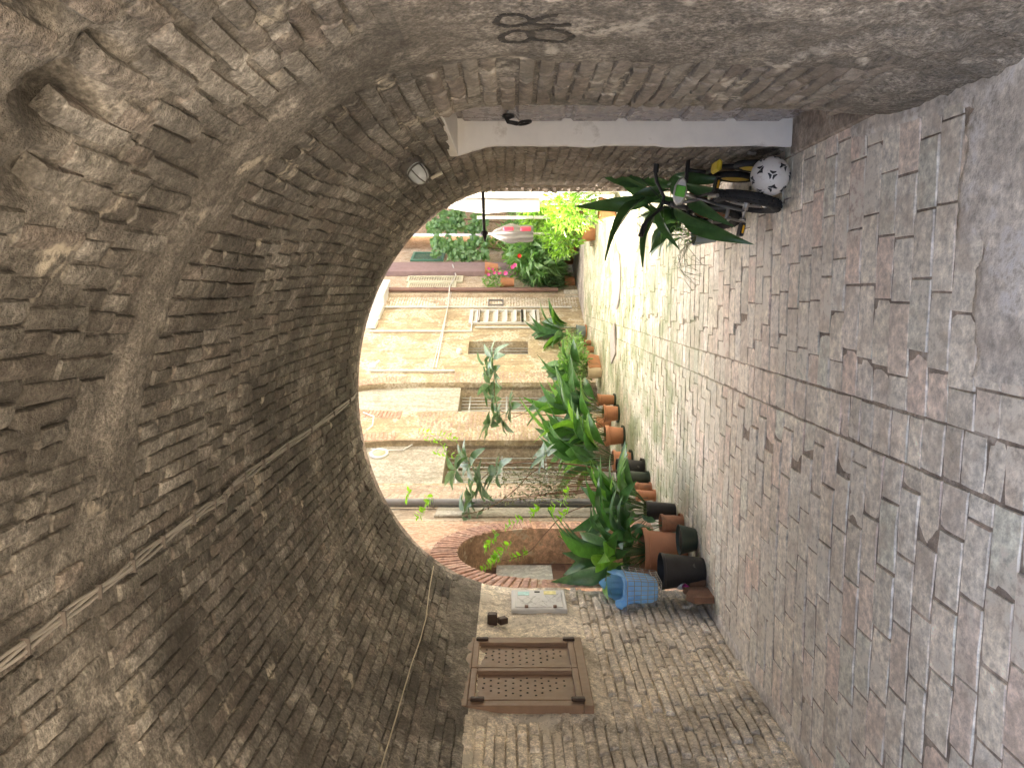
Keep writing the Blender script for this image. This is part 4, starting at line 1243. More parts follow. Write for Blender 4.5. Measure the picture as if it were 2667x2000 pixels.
def aspidistra(parent, base, n, height, spread, width, mat=None, lean=(0, 0), lo=.45):
    mat = mat or M_ASPI; st = MB()
    for i in range(n):
        a = random.uniform(0, 2 * math.pi); rr = spread * math.sqrt(random.random())
        r0 = .25 * rr
        b = Vector(base) + Vector((r0 * .5 * math.cos(a), r0 * .5 * math.sin(a), 0))
        hh = height * random.uniform(lo, 1.0) * (1 - .42 * (rr / max(spread, 1e-3)))
        Ls = hh * random.uniform(.30, .45)
        k = b + Vector((math.cos(a) * rr * .3 + lean[0] * .3, math.sin(a) * rr * .3 + lean[1] * .3, Ls))
        tip = b + Vector((math.cos(a) * rr * 1.1 + lean[0], math.sin(a) * rr * 1.1 + lean[1], hh * random.uniform(.95, 1.12)))
        st.tube([b, b.lerp(k, .5) + Vector((0, 0, Ls * .05)), k], .0035, 5, False)
        up = Vector((math.cos(a + random.gauss(0, .7)) * -1.0, math.sin(a + random.gauss(0, .7)) * -1.0, .5))
        leaf_obj(parent, k, tip, width * random.uniform(.85, 1.4), mat, up=up)
    tag(st.build("stalks", M_STEMG, parent), kind="stuff")
def bush(parent, c, rad, n, ls, lw, mat, kind='oval', name="foliage", squash=1.0):
    L = Leaves(); c = Vector(c)
    for i in range(n):
        v = Vector((random.gauss(0, 1), random.gauss(0, 1), random.gauss(0, 1))).normalized() * (random.random() ** .45)
        # clumped outline
        cl = .75 + .5 * float(vnoise(np.array([v.x * 2.2 + c.x]), np.array([v.y * 2.2 + c.y]), np.array([v.z * 2.2]), 5)[0])
        p = c + Vector((v.x * rad[0], v.y * rad[1], v.z * rad[2])) * cl
        d = (v + Vector((random.gauss(0, .5), random.gauss(0, .5), random.gauss(.2, .5)))).normalized()
        s_ = random.uniform(.7, 1.25)
        L.add(p, p + d * ls * s_, lw * s_, kind)
    return L.build(name, mat, parent)

# ---- row of pots along the left side
def potted(label, dxb, dy, w, h, mat, style="rim", saucer=None, plant=None, group=None, name="potted_plant", cat="potted plant", shift=0):
    c, rt, rb, hh, depth = pot_place(dxb, dy, w, h)
    e = empty(name, (0, 0, 0), label=label, cat=cat)
    zs = pot_mesh(e, c, rt, rb, hh, mat, style, saucer)
    b = Vector((c.x, c.y, zs))
    if plant: plant(e, b, rt, hh, depth)
    return e, b, rt, hh, depth
A = lambda n, hgt, spr, wid, mat=None, lean=(0, 0): (lambda e, b, rt, hh, d: aspidistra(e, b, n, hgt, spr, wid, mat, lean))
random.seed(21)
potted("black plastic pot with a white splash, nearest of the left row", 1526, 1233, 80, 92, M_POTB, "plain", None, None, name="flower_pot", cat="flower pot")
potted("large terracotta pot of tall dark aspidistra beside the black pot", 1486, 1190, 104, 92, M_TERRA, "roll", None, A(42, 1.12, .46, .135, None, (.02, -.14)))
potted("dark green shallow bowl standing before the large terracotta pot", 1508, 1165, 66, 36, M_POTG, "plain", None, None, name="bowl_planter", cat="planter")
potted("empty looking terracotta pot in a clay saucer behind the green bowl", 1478, 1131, 44, 48, M_TERRA2, "roll", M_TERRA2, A(5, .45, .12, .05))
potted("tall black pot with bright leaved aspidistra in the left row", 1461, 1103, 44, 64, M_POTB, "plain", None, A(34, 1.02, .46, .125, None, (.10, -.18)))
potted("small terracotta pot right behind the tall black pot", 1418, 1070, 26, 42, M_TERRA, "rim", M_TERRA, A(6, .5, .15, .05))
potted("smaller terracotta pot next to the ribbed green pot", 1409, 1053, 24, 36, M_TERRA2, "rim", M_TERRA2, A(6, .5, .18, .05))
potted("ribbed dark green pot in a green saucer", 1404, 1033, 34, 48, M_POTG, "plain", M_POTG, None, name="flower_pot", cat="flower pot")
eH, bH, rH, hH, dH = potted("dark brown pot holding the tall leathery leaved sapling", 1394, 1013, 48, 58, M_POTB, "plain", M_POTB, None)
potted("terracotta pot of aspidistra before the near gateway", 1368, 994, 46, 42, M_TERRA, "roll", M_POTG, A(28, 1.35, .46, .14, None, (.05, 0)))
potted("terracotta pot of tall aspidistra before the pier between the gateways", 1351, 941, 46, 42, M_TERRA, "rim", M_POTG, A(34, 1.5, .56, .15, None, (.0, 0)))
potted("terracotta pot of aspidistra before the far gateway", 1339, 893, 40, 34, M_TERRA, "roll", M_POTG, A(24, 1.3, .48, .15, None, (.1, 0)))
potted("brown clay pot leaning at the foot of the far gateway", 1331, 864, 28, 40, M_TERRA2, "roll", M_POTG, A(16, 1.35, .5, .15, None, (.1, 0)))
potted("weathered cream pot of broad leaved plant by the ochre wall", 1300, 805, 30, 30, M_CREAM, "roll", None, A(24, 1.25, .5, .18))
potted("slate blue pot in a clay saucer under the grey shutter", 1268, 716, 30, 22, M_POTBL, "plain", M_TERRA, A(28, 1.4, .6, .19))
def bushy(r, n, ls, lw, mat, z=.3): return lambda e, b, rt, hh, d: bush(e, b + Vector((0, 0, z)), r, n, ls, lw, mat)
potted("small terracotta pot squeezed behind the oblong planter", 1283, 755, 18, 17, M_TERRA2, "rim", None, bushy((.28, .28, .25), 260, .09, .045, M_BUSH, .22))
potted("tiny terracotta pot at the end of the ochre wall row", 1277, 741, 16, 15, M_TERRA2, "rim", None, bushy((.25, .25, .22), 200, .09, .045, M_BUSH, .2))
# oblong planter with red flowers
p = on_floor(1296, 777); pl = empty("window_planter", (0, 0, 0), label="oblong terracotta planter with a green bush and red flowers", cat="planter")
dirw = FC.d; cpos = Vector((p.x, p.y, 0)) + FC.n * -.12
mb = MB(); Mw = FC.M()
hw = .30
vs = [cpos + dirw * a * hw * s_ + FC.n * b * .11 * s_ + Vector((0, 0, z)) for z, s_ in ((0, .85), (.19, 1.0), (.20, 1.05), (.23, 1.05)) for a, b in ((-1, -1), (1, -1), (1, 1), (-1, 1))]
fs = [(0, 1, 2, 3)] + [(i * 4 + k, i * 4 + (k + 1) % 4, i * 4 + 4 + (k + 1) % 4, i * 4 + 4 + k) for i in range(3) for k in range(4)] + [(12, 13, 14, 15)]
mb.add(vs, fs); mb.build("pot", M_TERRA2, pl)
bush(pl, cpos + Vector((0, 0, .48)), (.42, .36, .30), 900, .075, .045, M_BUSH)
def flower(parent, p, r, mat, k=5):
    mb = MB(); d0 = (Vector((0, 0, EYE)) - p).normalized(); a1 = d0.orthogonal().normalized(); a2 = d0.cross(a1)
    for i in range(k):
        a = 2 * math.pi * i / k; c = p + (a1 * math.cos(a) + a2 * math.sin(a)) * r * .55
        pts = [c + (a1 * math.cos(b) + a2 * math.sin(b)) * r * .5 + d0 * (.25 * r * math.cos(b - a)) for b in [j * math.pi / 3 for j in range(6)]]
        mb.add([c - d0 * .1 * r] + pts, [(0, 1 + j, 1 + (j + 1) % 6) for j in range(6)])
    return mb.build("flower", mat, parent, True)
for dx, dy in ((1222, 760), (1236, 778), (1227, 764)): flower(pl, at(dx, dy, 15.3), .07, M_REDF)

# ---- sapling in the brown pot and its neighbour
def rosette(parent, p, n, L, w, mat, axis=(0, 0, 1)):
    ax = Vector(axis).normalized(); a1 = ax.orthogonal().normalized(); a2 = ax.cross(a1)
    for i in range(n):
        a = 2.4 * i; e_ = random.uniform(.05, .9)
        d = (a1 * math.cos(a) + a2 * math.sin(a)) + ax * (e_ - .3)
        d.normalize(); l = L * random.uniform(.7, 1.15)
        leaf_obj(parent, p + d * .015, p + d * l, w * random.uniform(.8, 1.1), mat, 'oval', up=ax + Vector((0, 0, .5)))
def branch(parent, pts, r0, r1, mat=None, name="branch"):
    mb = MB(); P = [Vector(p) for p in pts]; Q = []
    for i in range(len(P) - 1):
        for k in range(4):
            t = k / 4; p0 = P[max(0, i - 1)]; p1 = P[i]; p2 = P[i + 1]; p3 = P[min(len(P) - 1, i + 2)]
            Q.append(.5 * ((2 * p1) + (p2 - p0) * t + (2 * p0 - 5 * p1 + 4 * p2 - p3) * t * t + (3 * p1 - p0 - 3 * p2 + p3) * t ** 3))
    Q.append(P[-1]); n = len(Q)
    mb.tube(Q, [r0 + (r1 - r0) * i / (n - 1) for i in range(n)], 6)
    return mb.build(name, mat or M_STEM, parent, True)
D1 = dH + .15
trunk = branch(eH, [bH, at(1320, 1018, D1), at(1260, 1006, D1), at(1200, 1000, D1), at(1130, 998, D1), at(1075, 1008, D1), at(1040, 1035, D1)], .014, .006, name="trunk")
branch(eH, [at(1200, 1000, D1), at(1150, 1020, D1), at(1110, 1060, D1), at(1060, 1095, D1 - .2), at(1010, 1110, D1 - .3)], .008, .004)
branch(eH, [at(1075, 1008, D1), at(1040, 1000, D1), at(985, 1000, D1)], .006, .004)
for (dx, dy, n, L) in ((1015, 1000, 9, .30), (985, 1015, 7, .26), (1040, 1040, 10, .32), (1075, 1020, 8, .30), (1005, 1105, 9, .26), (1030, 1140, 8, .25), (1020, 1070, 8, .26), (1180, 985, 7, .24)):
    rosette(eH, at(dx, dy, D1 - random.uniform(0, .3)), n, L, L * .42, M_LOQ, (random.gauss(0, .3), random.gauss(0, .3), 1))
e2, b2, r2, h2, d2 = potted("terracotta pot with a slender sapling of grey green leaves", 1320, 912, 26, 30, M_TERRA, "rim", None, None)
D2 = d2 + .1
branch(e2, [b2, at(1260, 905, D2), at(1200, 898, D2), at(1130, 893, D2), at(1085, 890, D2), at(1070, 862, D2), at(1068, 830, D2), at(1065, 780, D2)], .012, .004, name="trunk")
branch(e2, [at(1130, 893, D2), at(1100, 905, D2), at(1060, 915, D2)], .006, .004)
for (dx, dy, n, L) in ((1065, 772, 10, .36), (1070, 800, 8, .32), (1058, 830, 7, .32), (1065, 862, 10, .38), (1085, 905, 10, .38), (1060, 915, 9, .36), (1105, 880, 8, .34), (1048, 790, 6, .28)):
    rosette(e2, at(dx, dy, D2 - random.uniform(0, .3)), n, L, L * .36, M_LOQ, (random.gauss(0, .3), random.gauss(0, .3), 1))
# twiggy olive shrub by the downpipe
ol = empty("twiggy_shrub", (0, 0, 0), label="twiggy olive leaved shrub growing between the sapling and the downpipe", cat="shrub")
pb = on_floor(1400, 1062) + Vector((0, .35, 0))
random.seed(5)
L = Leaves(); tw = MB()
for k in range(26):
    tip = at(random.uniform(1030, 1190), random.uniform(1012, 1092), 9.3 + random.uniform(-.3, .4))
    m_ = pb.lerp(tip, .55) + Vector((random.gauss(0, .06), random.gauss(0, .06), .05))
    tw.tube([pb, m_, tip], [.006, .004, .0015], 4, False)
    for j in range(26):
        t = random.uniform(.0, 1.0); q = m_.lerp(tip, t) + Vector((random.gauss(0, .05), random.gauss(0, .05), random.gauss(0, .05)))
        d = Vector((random.gauss(0, 1), random.gauss(0, 1), random.gauss(0, 1))).normalized()
        L.add(q, q + d * random.uniform(.04, .07), .018)
tw.build("twigs", M_STEM, ol); L.build("foliage", M_OLIVE, ol)
# wild vine shoots over the arched doorway
vine = empty("climbing_vine", (0, 0, 0), label="thin vine with bright green leaflets arching before the doorway", cat="vine")
Dv = 7.6
branch(vine, [at(1400, 1075, Dv + .8), at(1300, 1085, Dv + .4), at(1225, 1108, Dv), at(1180, 1150, Dv - .1), at(1150, 1185, Dv - .2), at(1120, 1202, Dv - .2), at(1085, 1210, Dv - .2)], .006, .003)
cur = vine
def shoot(a, b, n, D):
    pa, pb_ = at(*a, D), at(*b, D)
    for i in range(n):
        q = pa.lerp(pb_, i / (n - 1))
        for s_ in (-1, 1):
            d = ((pb_ - pa).normalized() * .6 + Vector((s_ * .7, random.gauss(0, .3), random.gauss(0, .3)))).normalized()
            leaf_obj(cur, q, q + d * random.uniform(.05, .085), .036, M_VINE, 'oval', name="leaflet")
for a, b, n in (((1075, 1150), (1050, 1185), 8), ((1105, 1172), (1060, 1215), 9), ((1085, 1195), (1045, 1228), 8), ((1140, 1190), (1110, 1205), 5), ((1230, 1055), (1215, 1085), 6), ((1165, 1095), (1150, 1112), 5), ((1130, 1120), (1095, 1135), 5), ((935, 1072), (925, 1085), 4), ((885, 1060), (880, 1075), 4), ((920, 1100), (905, 1115), 4), ((1200, 1090), (1190, 1105), 4), ((1230, 1095), (1212, 1120), 4)):
    shoot(a, b, n, Dv - random.uniform(0, .3))
v2 = empty("climbing_vine", (0, 0, 0), label="bright green tendrils trailing over the near gateway lunette", cat="vine")
cur = v2
for a, b, n in (((915, 945), (950, 955), 6), ((945, 935), (985, 950), 7), ((935, 975), (985, 985), 6), ((960, 960), (970, 1010), 7), ((905, 930), (930, 935), 4)):
    shoot(a, b, n, 11.0)
branch(v2, [at(1075, 1008, 11.2), at(1010, 985, 11.1), at(960, 960, 11.0), at(920, 935, 11.0)], .005, .002)

# ---- aspidistra and company behind the bicycle
random.seed(33)
def plant_at(label, X, Y, rt, h, mat, style, n, hgt, spr, wid, lmat, lean=(0, 0)):
    e = empty("potted_plant", (0, 0, 0), label=label, cat="potted plant")
    zs = pot_mesh(e, (X, Y, 0), rt, rt * .74, h, mat, style, None)
    aspidistra(e, (X, Y, zs), n, hgt, spr, wid, lmat, lean); return e
e = plant_at("dark leaved aspidistra in a pot behind the bicycle handlebar", .60, 5.75, .15, .27, M_TERRA, "rim", 22, .55, .24, .085, M_ASPID, (-.03, 0))
for (a, b, w, D0, D1_) in (((1430, 425), (1262, 455), .10, 5.6, 5.5), ((1415, 425), (1285, 505), .10, 5.6, 5.3), ((1420, 400), (1272, 373), .09, 5.7, 5.7), ((1440, 445), (1362, 538), .085, 5.5, 5.2), ((1465, 465), (1590, 527), .10, 5.3, 4.9), ((1480, 430), (1300, 395), .10, 5.7, 5.6), ((1450, 410), (1330, 440), .085, 5.6, 5.6), ((1470, 400), (1370, 385), .08, 5.7, 5.7), ((1480, 425), (1555, 478), .075, 5.2, 4.85), ((1450, 440), (1525, 505), .07, 5.3, 5.0), ((1430, 435), (1425, 522), .07, 5.4, 5.2), ((1470, 395), (1590, 432), .07, 5.1, 4.75), ((1460, 380), (1560, 392), .075, 5.3, 5.0), ((1440, 400), (1500, 372), .075, 5.4, 5.2)):
    p0, p1 = at(*a, D0), at(*b, D1_)
    leaf_obj(e, p0, p1, w, M_ASPID, up=(Vector((0, 0, EYE)) - p0).normalized() * .8 + Vector((random.gauss(0, .3), 0, 1.0)))
e = plant_at("grey pot with thin trailing stems between the bicycle and the mouth",   .47, 6.05, .10, .17, M_POTBL, "plain", 4, .4, .15, .03, M_ASPID)
mb = MB()
for k in range(26):
    a = random.uniform(0, 6.28); q = Vector((.44, 6.0, .15))
    o_ = Vector((math.cos(a) * .16 - .1, math.sin(a) * .12 - .05, 0))
    j_ = lambda s_: Vector((random.gauss(0, s_), random.gauss(0, s_), random.gauss(0, s_)))
    k_ = random.uniform(.5, 1.0); mb.tube([q, q + o_ * .4 + Vector((0, 0, .13)) * k_ + j_(.02), q + o_ * .8 + Vector((0, 0, .2)) * k_ + j_(.02), q + o_ * 1.2 + Vector((0, 0, .16)) * k_ + j_(.03), q + o_ * 1.5 + j_(.03)], .0017, 4, False)
tag(mb.build("trailing_stems", M_OLIVE, e), kind="stuff")
L = Leaves()
for k in range(60):
    q = at(random.uniform(1455, 1490), random.uniform(478, 522), 5.4); L.add(q, q + Vector((random.gauss(0, .02), random.gauss(0, .02), random.gauss(0, .02))), .012)
tag(L.build("leaflets", M_BUSH, e), kind="stuff")

# ---- sunlit shrubs on the right beyond the mouth
def shrub(label, dxb, dy, rad, n, ls, lw, mat, potmat=M_TERRA, kind='oval', lift=None, extra=None, ph=.26, pr=.17, name="potted_shrub"):
    p = on_floor(dxb, dy); e = empty(name, (0, 0, 0), label=label, cat="shrub")
    pot_mesh(e, (p.x, p.y, 0), pr, pr * .74, ph, potmat, "rim", None)
    c = Vector((p.x, p.y, (lift if lift is not None else rad[2] + ph * .8)))
    f = bush(e, c, rad, n, ls, lw, mat, kind)
    tw = MB()
    for k in range(7):
        a = k * .9; tw.tube([(p.x, p.y, ph * .8), c + Vector((math.cos(a) * rad[0] * .5, math.sin(a) * rad[1] * .5, rad[2] * .4))], [.008, .003], 5, False)
    tw.build("stems", M_STEM, e)
    return e, c
shrub("yellow green sunlit shrub close to the white wall", 1330, 450, (.34, .5, .45), 700, .11, .035, M_SUNB)
shrub("tall sunlit bamboo like shrub against the white wall", 1285, 420, (.38, .6, .75), 900, .14, .03, M_SUNB)
shrub("broad sunlit shrub spreading over the alley paving", 1285, 505, (.45, .5, .38), 700, .13, .045, M_SUNB)
shrub("sunlit shrub with long leaves behind the others", 1262, 470, (.5, .5, .6), 700, .16, .045, M_SUNB)
# ---- mound of plants at the bend
shrub("dense green plant mound left of the bend", 1238, 560, (.75, .7, .7), 1100, .26, .075, M_BUSH, kind='strap')
shrub("dark glossy plant with strap leaves at the bend", 1245, 535, (.7, .6, .65), 1000, .32, .09, M_IVY, kind='strap')
shrub("chive like tuft in a terracotta pot on the bend", 1241, 609, (.45, .45, .45), 800, .32, .025, M_GRASSY, kind='strap')
shrub("second chive like tuft beside the brown pipe", 1238, 632, (.42, .42, .42), 700, .32, .025, M_GRASSY, kind='strap', lift=.85, ph=.55, pr=.15)
e, c = shrub("high flowering bush behind the mound", 1222, 548, (1.0, .8, .9), 1500, .16, .075, M_BUSH, lift=1.5)
for dx, dy, m in ((1112, 573, M_PINK), (1122, 553, M_REDF), (1107, 577, M_PINK), (1092, 590, M_PINK)): flower(e, at(dx, dy, 18.2), .05, m)
shrub("leafy shrub under the grey parasol", 1232, 515, (.9, .7, .7), 1200, .2, .07, M_IVY, lift=1.1)
# hanging wall pot and little flower pot on the tan house
for (lab, dx, dy, rad) in (("half round pink wall pot high on the tan house", 1062, 594, .17), ("little flower pot of pink blooms hung on the tan house", 1096, 622, .14)):
    u, z, p = FD.hit(dx, dy); e = empty("wall_pot", (0, 0, 0), label=lab, cat="wall pot")
    mb = MB(); T = Matrix.Translation(FD.P(u, z - .17, rad + .01))
    mb.lathe([(0, 0), (rad * .7, 0), (rad, .34), (rad * .9, .34), (rad * .7, .2)], 20, T); mb.build("pot", M_TERRA, e, 40)
    if "blooms" in lab:
        bush(e, FD.P(u, z + .30, .2), (.3, .25, .25), 260, .09, .045, M_BUSH)
        for k in range(6): flower(e, FD.P(u + random.uniform(-.25, .25), z + .3 + random.uniform(-.15, .2), .42), .04, M_PINK)
# climbing ivy on the closing house
for (lab, y0, y1, x0, x1, dep) in (("ivy curtain hanging on the orange house", 458, 500, 925, 1048, 21.2), ("ivy growing beside the green shutter", 512, 560, 935, 1052, 21.0)):
    e = empty("ivy", (0, 0, 0), label=lab, cat="ivy"); L = Leaves()
    for k in range(900):
        dx, dy = random.uniform(x0, x1), random.uniform(y0, y1)
        if float(fbm(np.array([dx / 16.]), np.array([dy / 11.]), 0, int(y0), 3)[0]) < .42: continue
        q = at(dx, dy, dep - random.uniform(0, .3)); d = Vector((random.gauss(0, .6), -.6, random.gauss(-.3, .6))).normalized()
        L.add(q, q + d * random.uniform(.10, .17), .11, up=(0, -1, .4))
    L.build("foliage", M_IVY, e)
    branch(e, [at(x1 + 120, (y0 + y1) / 2 + 5, dep), at(x1, (y0 + y1) / 2, dep), at((x0 + x1) / 2, (y0 + y1) / 2 - 6, dep), at(x0, (y0 + y1) / 2 + 4, dep)], .02, .008)
# ------------------------------------------------------------------ things on and before the alley fronts
random.seed(3)
M_PIPEG = plain("grey_downpipe", (.22, .22, .22), .45, metal=.2, var=.2)
M_PIPEB = plain("brown_downpipe", (.20, .12, .10), .5, var=.15)
M_PURP = plain("faded_brown_duct", (.30, .22, .22), .6, var=.15)
M_COND = plain("pale_conduit", (.58, .58, .55), .5, var=.1)
M_GSHUT = plain("green_shutter", (.10, .26, .19), .55, var=.15)
M_CSHUT = plain("cream_shutter", (.58, .57, .44), .6, var=.1)
M_ACW = plain("white_casing", (.72, .73, .72), .5, var=.05)
def pipe_on(W, label, x0, x1, y, r, mat, out=None, name="downpipe", cat="downpipe", brackets=4, y2=None):
    a = W.hit(x0, y)[2]; b = W.hit(x1, y if y2 is None else y2)[2]
    if y2 is None: b = Vector((a.x, a.y, b.z))
    o = W.n * (out if out is not None else r + .02)
    e = empty(name, (0, 0, 0), label=label, cat=cat)
    mb = MB(); mb.tube([a + o, b + o], r, 10); mb.build("pipe", mat, e, 40)
    for i in range(brackets):
        q = (a + o).lerp(b + o, (i + .5) / brackets); mb = MB(); mb.tube([q + Vector((0, 0, .015)), q - Vector((0, 0, .015))], r * 1.18, 10); mb.build("bracket", mat, e, 40)
    return e
pipe_on(FB, "dark grey downpipe between the arched doorway and the near gateway", 700, 1330, 1099, .055, M_PIPEG)
pipe_on(FD, "brown downpipe at the corner of the tan house", 780, 1205, 632, .055, M_PIPEB)
pipe_on(FC, "long pale conduit down the ochre wall edge", 800, 1235, 667, .022, M_COND, name="conduit", cat="conduit")
pipe_on(FC, "grey conduit above the small window", 800, 1018, 719, .02, M_COND, name="conduit", cat="conduit")
pipe_on(FC, "grey gas pipe with a yellow tap on the ochre wall", 1026, 1240, 711, .02, M_COND, name="gas_pipe", cat="pipe")
pipe_on(FC, "short pale conduit across the ochre wall", 1018, 1022, 719, .02, M_COND, name="conduit", cat="conduit", y2=672, brackets=2)
pipe_on(FC, "white conduit over the far gateway arch", 800, 982, 805, .022, M_COND, name="conduit", cat="conduit")
# wide duct on the tan house
u0, u1 = FD.hit(1000, 597)[0], FD.hit(1000, 577)[0]; z0 = FD.hit(1125, 587)[1]
mb = MB(); mb.box(FD.P((u0 + u1) / 2, (z0 + 7.0) / 2, .07), (u1 - u0, 7.0 - z0, .14), FD.M(), bevel=.01); tag(mb.build("duct", M_PURP), "wide faded brown duct running up the tan house", "duct")
# slack cables
def cable(label, pts, r=.008, mat=None):
    mb = MB(); mb.tube(pts, r, 6); tag(mb.build("cable", mat or M_CABLE), label, "cable")
cable("slack cable strung across the ochre and tan fronts", [FD.hit(978, 585)[2] + FD.n * .17, FD.hit(985, 600)[2] + FD.n * .06, FD.hit(972, 630)[2] + FD.n * .14, FC.hit(968, 665)[2] + FC.n * .06, FC.hit(950, 760)[2] + FC.n * .05, FC.hit(942, 800)[2] + FC.n * .05], .016, M_COND)
cable("thin paired cable on the ochre wall", [FC.hit(975, 640)[2] + FC.n * .1, FC.hit(948, 745)[2] + FC.n * .04, FC.hit(935, 798)[2] + FC.n * .04], .01, M_COND)
cable("white cable looping over the pier between the gateways", [FC.hit(785, 895)[2] + FC.n * .04, FC.hit(808, 905)[2] + FC.n * .05, FC.hit(805, 925)[2] + FC.n * .05, FC.hit(792, 934)[2] + FC.n * .04], .012, M_ACW)
cable("white flex hanging on the near lunette", [FC.hit(800, 960)[2] - FC.n * .08, FC.hit(830, 963)[2] - FC.n * .08, FC.hit(870, 962)[2] - FC.n * .08, FC.hit(895, 948)[2] - FC.n * .08], .01, M_ACW)
# round vent lamp on the near lunette
u, z, p = FC.hit(818, 968); e = empty("wall_lamp", (0, 0, 0), label="round white ringed lamp on the near lunette", cat="lamp")
M = FC.M4(u, z, -.10); mb = MB(); mb.torus(.13, .025, 28, 8, M); mb.build("ring", M_ACW, e, True)
mb = MB(); mb.lathe([(0, .03), (.08, .025), (.12, 0)], 24, M); mb.build("lens", M_CREAM, e, True)
# white casings high on the ochre wall
def casing(label, x0, x1, y0, y1, dep, slats, name="air_conditioner", cat="air conditioner"):
    u0, u1 = FC.hit((x0 + x1) / 2, y1)[0], FC.hit((x0 + x1) / 2, y0)[0]; za, zb = FC.hit(x1, (y0 + y1) / 2)[1], FC.hit(x0, (y0 + y1) / 2)[1]
    e = empty(name, (0, 0, 0), label=label, cat=cat)
    mb = MB(); mb.box(FC.P((u0 + u1) / 2, (za + zb) / 2, dep / 2 + .01), (u1 - u0, zb - za, dep), FC.M(), bevel=.015); mb.build("case", M_ACW, e)
    for i in range(slats):
        mb = MB(); mb.box(FC.P((u0 + u1) / 2, za + (zb - za) * (i + .7) / (slats + .4), dep + .012), ((u1 - u0) * .85, (zb - za) / slats * .5, .012), FC.M()); mb.build("slat", M_COND, e)
casing("white slatted air conditioner high on the ochre wall", 770, 838, 628, 662, .28, 6)
casing("white meter box under the vault line on the ochre wall", 790, 826, 668, 692, .14, 2, "meter_box", "meter box")
casing("small white box beside the meter box", 795, 815, 698, 712, .12, 1, "junction_box", "box")
u, z, p = FC.hit(992, 764); mb = MB(); mb.lathe([(0, .0), (.05, .0), (.06, .05), (.045, .1), (0, .12)], 16, FC.M4(u, z, .0)); tag(mb.build("wall_light", M_ACW, None, 40), "little white light bulb fitting beside the small window", "light")
u, z, p = FC.hit(806, 800); mb = MB(); mb.box(FC.P(u, z, .07), (.12, .16, .12), FC.M(), bevel=.02); mb.tube([FC.P(u, z - .05, .13), FC.P(u, z - .14, .2)], .03, 8); tag(mb.build("camera_unit", M_ACW), "small white security camera above the far gateway", "camera")
# shutters
def shutter(W, label, x0, x1, y0, y1, mat, n, name="shutter", leaves=1):
    xm = (x0 + x1) / 2; u0, u1 = W.hit(xm, y1)[0], W.hit(xm, y0)[0]; za, zb = W.hit(x1, (y0 + y1) / 2)[1], W.hit(x0, (y0 + y1) / 2)[1]
    e = empty(name, (0, 0, 0), label=label, cat="shutter"); w = u1 - u0; h = zb - za; t = min(.06, w * .14)
    for l in range(leaves):
        a = u0 + w * l / leaves; b = u0 + w * (l + 1) / leaves - .01
        mb = MB()
        for (uu, zz, sa, sb) in (((a + b) / 2, za + t / 2, b - a, t), ((a + b) / 2, zb - t / 2, b - a, t), (a + t / 2, (za + zb) / 2, t, h - 2 * t), (b - t / 2, (za + zb) / 2, t, h - 2 * t)):
            mb.box(W.P(uu, zz, .035), (sa, sb, .045), W.M())
        mb.build("frame", mat, e)
        for i in range(n):
            mb = MB(); mb.box(W.P((a + b) / 2, za + t + (h - 2 * t) * (i + .5) / n, .035), (b - a - 2 * t, (h - 2 * t) / n * .8, .008), W.M() @ Matrix.Rotation(R(-35), 3, 'X')); mb.build("slat", mat, e)
    return e
shutter(FD, "cream louvred shutter nearer the brown downpipe", 880, 985, 613, 628, M_CSHUT, 20)
shutter(FD, "cream louvred shutter nearer the wide duct", 880, 1000, 600, 612, M_CSHUT, 20)
shutter(FD, "green louvred shutter beside the ivy", 890, 960, 548, 566, M_GSHUT, 22)
e = shutter(FC, "pale grey panelled shutter on the ochre wall", 1014, 1165, 673, 702, M_COND, 7)
for x in (1035, 1128):
    u, z, p = FC.hit(x, 688); mb = MB(); mb.box(FC.P(u, z, .068), (.75, .05, .012), FC.M()); mb.build("strap_hinge", M_IRON, e)
# pale brick corner of the ochre house with a framed plate
ua_, ub_ = FC.hit(1100, 664)[0], FC.len
M_PALEB = masonry("pale_limed_brick", [(.55, .47, .38), (.62, .55, .46), (.5, .4, .31)], stain=((.42, .33, .25), .36), lime=((.72, .68, .6), .52), b1=.6)
brick_face(FC, M_PALEB, hC, ua_, ub_ - .02, .02, 4.8, skip=.03)
u, z, p = FC.hit(1071, 656); mb = MB()
for (uu, zz, a, b) in ((0, .17, .36, .03), (0, -.17, .36, .03), (.165, 0, .03, .31), (-.165, 0, .03, .31)): mb.box(FC.P(u + uu, z + zz, .03), (a, b, .03), FC.M())
tag(mb.build("meter_hatch", M_PIPEG), "square grey framed hatch on the pale brick corner", "hatch")
# stone kerb block and manholes
p = on_floor(1246, 648); mb = MB(); mb.box(Vector((p.x, p.y + .2, .13)), (.5, .35, .36), None, .03); tag(mb.build("stone_block", M_GREYP), "low stone block at the corner of the ochre house", "block")
M_MAN = plain("cast_iron", (.40, .37, .34), .7, metal=.1, var=.2, scale=20, bumpy=.5)
p = on_floor(1332, 606); mb = MB(); mb.lathe([(0, .016), (.40, .016), (.41, .010), (.43, .016), (.44, .006)], 36, Matrix.Translation((p.x, p.y, .0))); tag(mb.build("manhole_cover", M_MAN), "round iron manhole cover in the alley paving", "manhole cover")
p = on_floor(1325, 742); mb = MB(); mb.box((p.x, p.y, .008), (.5, .5, .022), Matrix.Rotation(.4, 3, 'Z')); tag(mb.build("drain_cover", M_MAN), "square iron drain cover in the alley paving", "drain cover")

